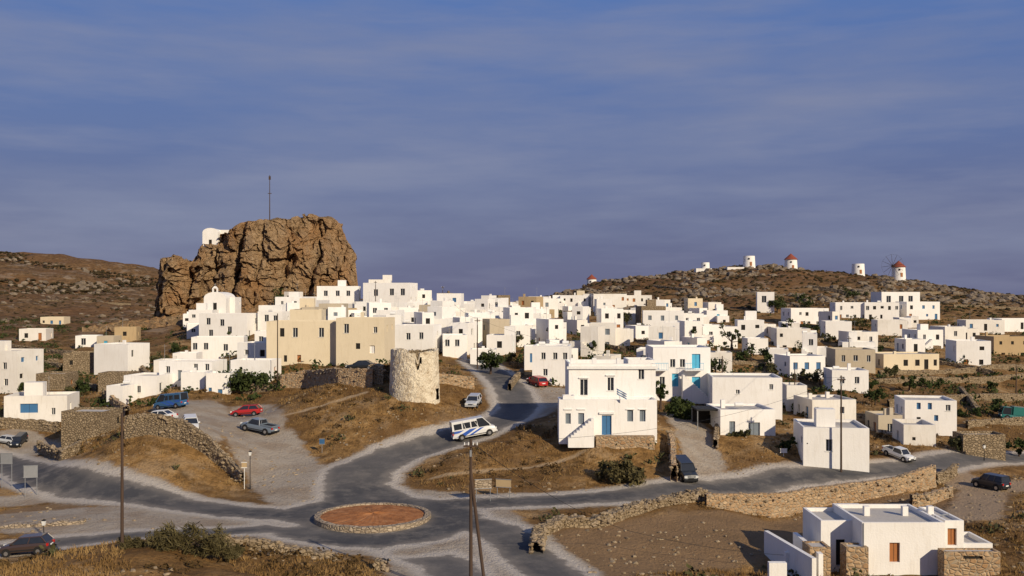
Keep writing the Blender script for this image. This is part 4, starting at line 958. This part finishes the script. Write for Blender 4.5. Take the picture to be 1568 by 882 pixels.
def sign(px,py,w,h,D,name,legs=1,mat='frame',face='metal',yaw=0):
    mb=MB();x=(px-CX)/F*D;z=CZ-(py-HY)/F*D;W_=w/F*D;H_=h/F*D;zg=gz(x,D)-.2
    c,s=math.cos(yaw),math.sin(yaw)
    mb.box(x,D,z-H_/2,z+H_/2,W_,.05,face,yaw)
    for q in ([0] if legs==1 else [-W_*.42,W_*.42]): mb.tube((x+q*c,D+.06+q*s,zg),(x+q*c,D+.06+q*s,z+H_/2),.035,.035,mat,6)
    for zz in(-H_/2,H_/2): mb.box(x,D-.035,z+zz-.03,z+zz+.03,W_+.08,.03,mat,yaw)
    mb.obj(name)
sign(493,676,8,8,117,'blue_road_sign',1,'metal','p_blue');sign(740,741,26,14,97.5,'billboard_sign',2,'metal','kerb',yaw=.25);sign(771,740,24,12,98.8,'billboard_sign',2,'metal','ochre',yaw=-.3)
sign(47,722,20,18,104,'road_sign',2,'metal','metal',yaw=.2);sign(10,702,18,16,108,'road_sign',2,'metal','metal');sign(1200,690,10,6,115,'small_sign',1,'frame','frame');sign(374,712,8,8,104,'notice_box',1,'frame','ochre')
mb=MB();D=124;x=(1080-CX)/F*D;z=gz(x,D);mb.box(x,D,z+2.2,z+2.4,2.8,4,'black')
for a in(-1.3,1.3):
    for b in(-1.9,1.9): mb.tube((x+a,D+b,z-.3),(x+a,D+b,z+2.3),.06,.06,'metal',6)
mb.box(x,D+1.9,z,z+2.2,2.7,.08,'dark');mb.obj('carport')
# ------------------------------------------------------------------ world, sun, camera
elev=math.radians(25);az=math.radians(143)
sd=Vector((math.sin(az)*math.cos(elev),math.cos(az)*math.cos(elev),math.sin(elev)))
sun=bpy.data.lights.new('sun','SUN');sun.energy=4.6;sun.angle=math.radians(.5);sun.color=(1,.855,.64)
so=link(bpy.data.objects.new('sun',sun));so.rotation_euler=sd.to_track_quat('Z','Y').to_euler()
w=bpy.data.worlds.new('World');scene.world=w;w.use_nodes=True;nt=w.node_tree;bg=nt.nodes['Background'];bg.inputs[1].default_value=.1
sky=N(nt,'ShaderNodeTexSky',sky_type='NISHITA');sky.sun_disc=False;sky.sun_elevation=elev;sky.sun_rotation=az
tc=N(nt,'ShaderNodeTexCoord');sp=N(nt,'ShaderNodeSeparateXYZ');L(nt,tc.outputs['Generated'],sp.inputs[0])
c=ramp(nt,sp.outputs[2],[(0.,(1.2,1.28,2.4)),(.08,(1.2,1.42,2.8)),(.16,(1.1,1.62,3.5)),(.28,(.95,1.75,4.2)),(1.,(.65,1.3,3.6))])
def cl(sc,rot,s,lo,hi,am):
    mp=N(nt,'ShaderNodeMapping');mp.inputs['Scale'].default_value=sc;mp.inputs['Rotation'].default_value=rot;L(nt,tc.outputs['Generated'],mp.inputs[0])
    return ramp(nt,noise(nt,mp.outputs[0],s,6,.55),[(lo,0.),(hi,am)])
c=mix(nt,cl((1.6,1.6,9),(0,.05,0),1.3,.42,.64,.8),c,(2.05,2.3,3.6))
c=mix(nt,cl((3.2,3.2,26),(0,-.07,.3),1.6,.50,.78,.4),c,(2.5,2.65,3.8))
c=mix(nt,.06,c,sky.outputs[0])
L(nt,c,bg.inputs[0])
cam=bpy.data.cameras.new('camera');co=link(bpy.data.objects.new('camera',cam));co.location=(0,0,CZ);co.rotation_euler=(math.radians(90),0,0)
cam.sensor_width=36;cam.lens=36*F/1568;cam.shift_y=(HY-441)/1568;cam.clip_end=20000;cam.clip_start=.5
scene.camera=co
scene.view_settings.view_transform='Standard'
try: scene.view_settings.look='None'
except Exception: pass
scene.view_settings.exposure=0
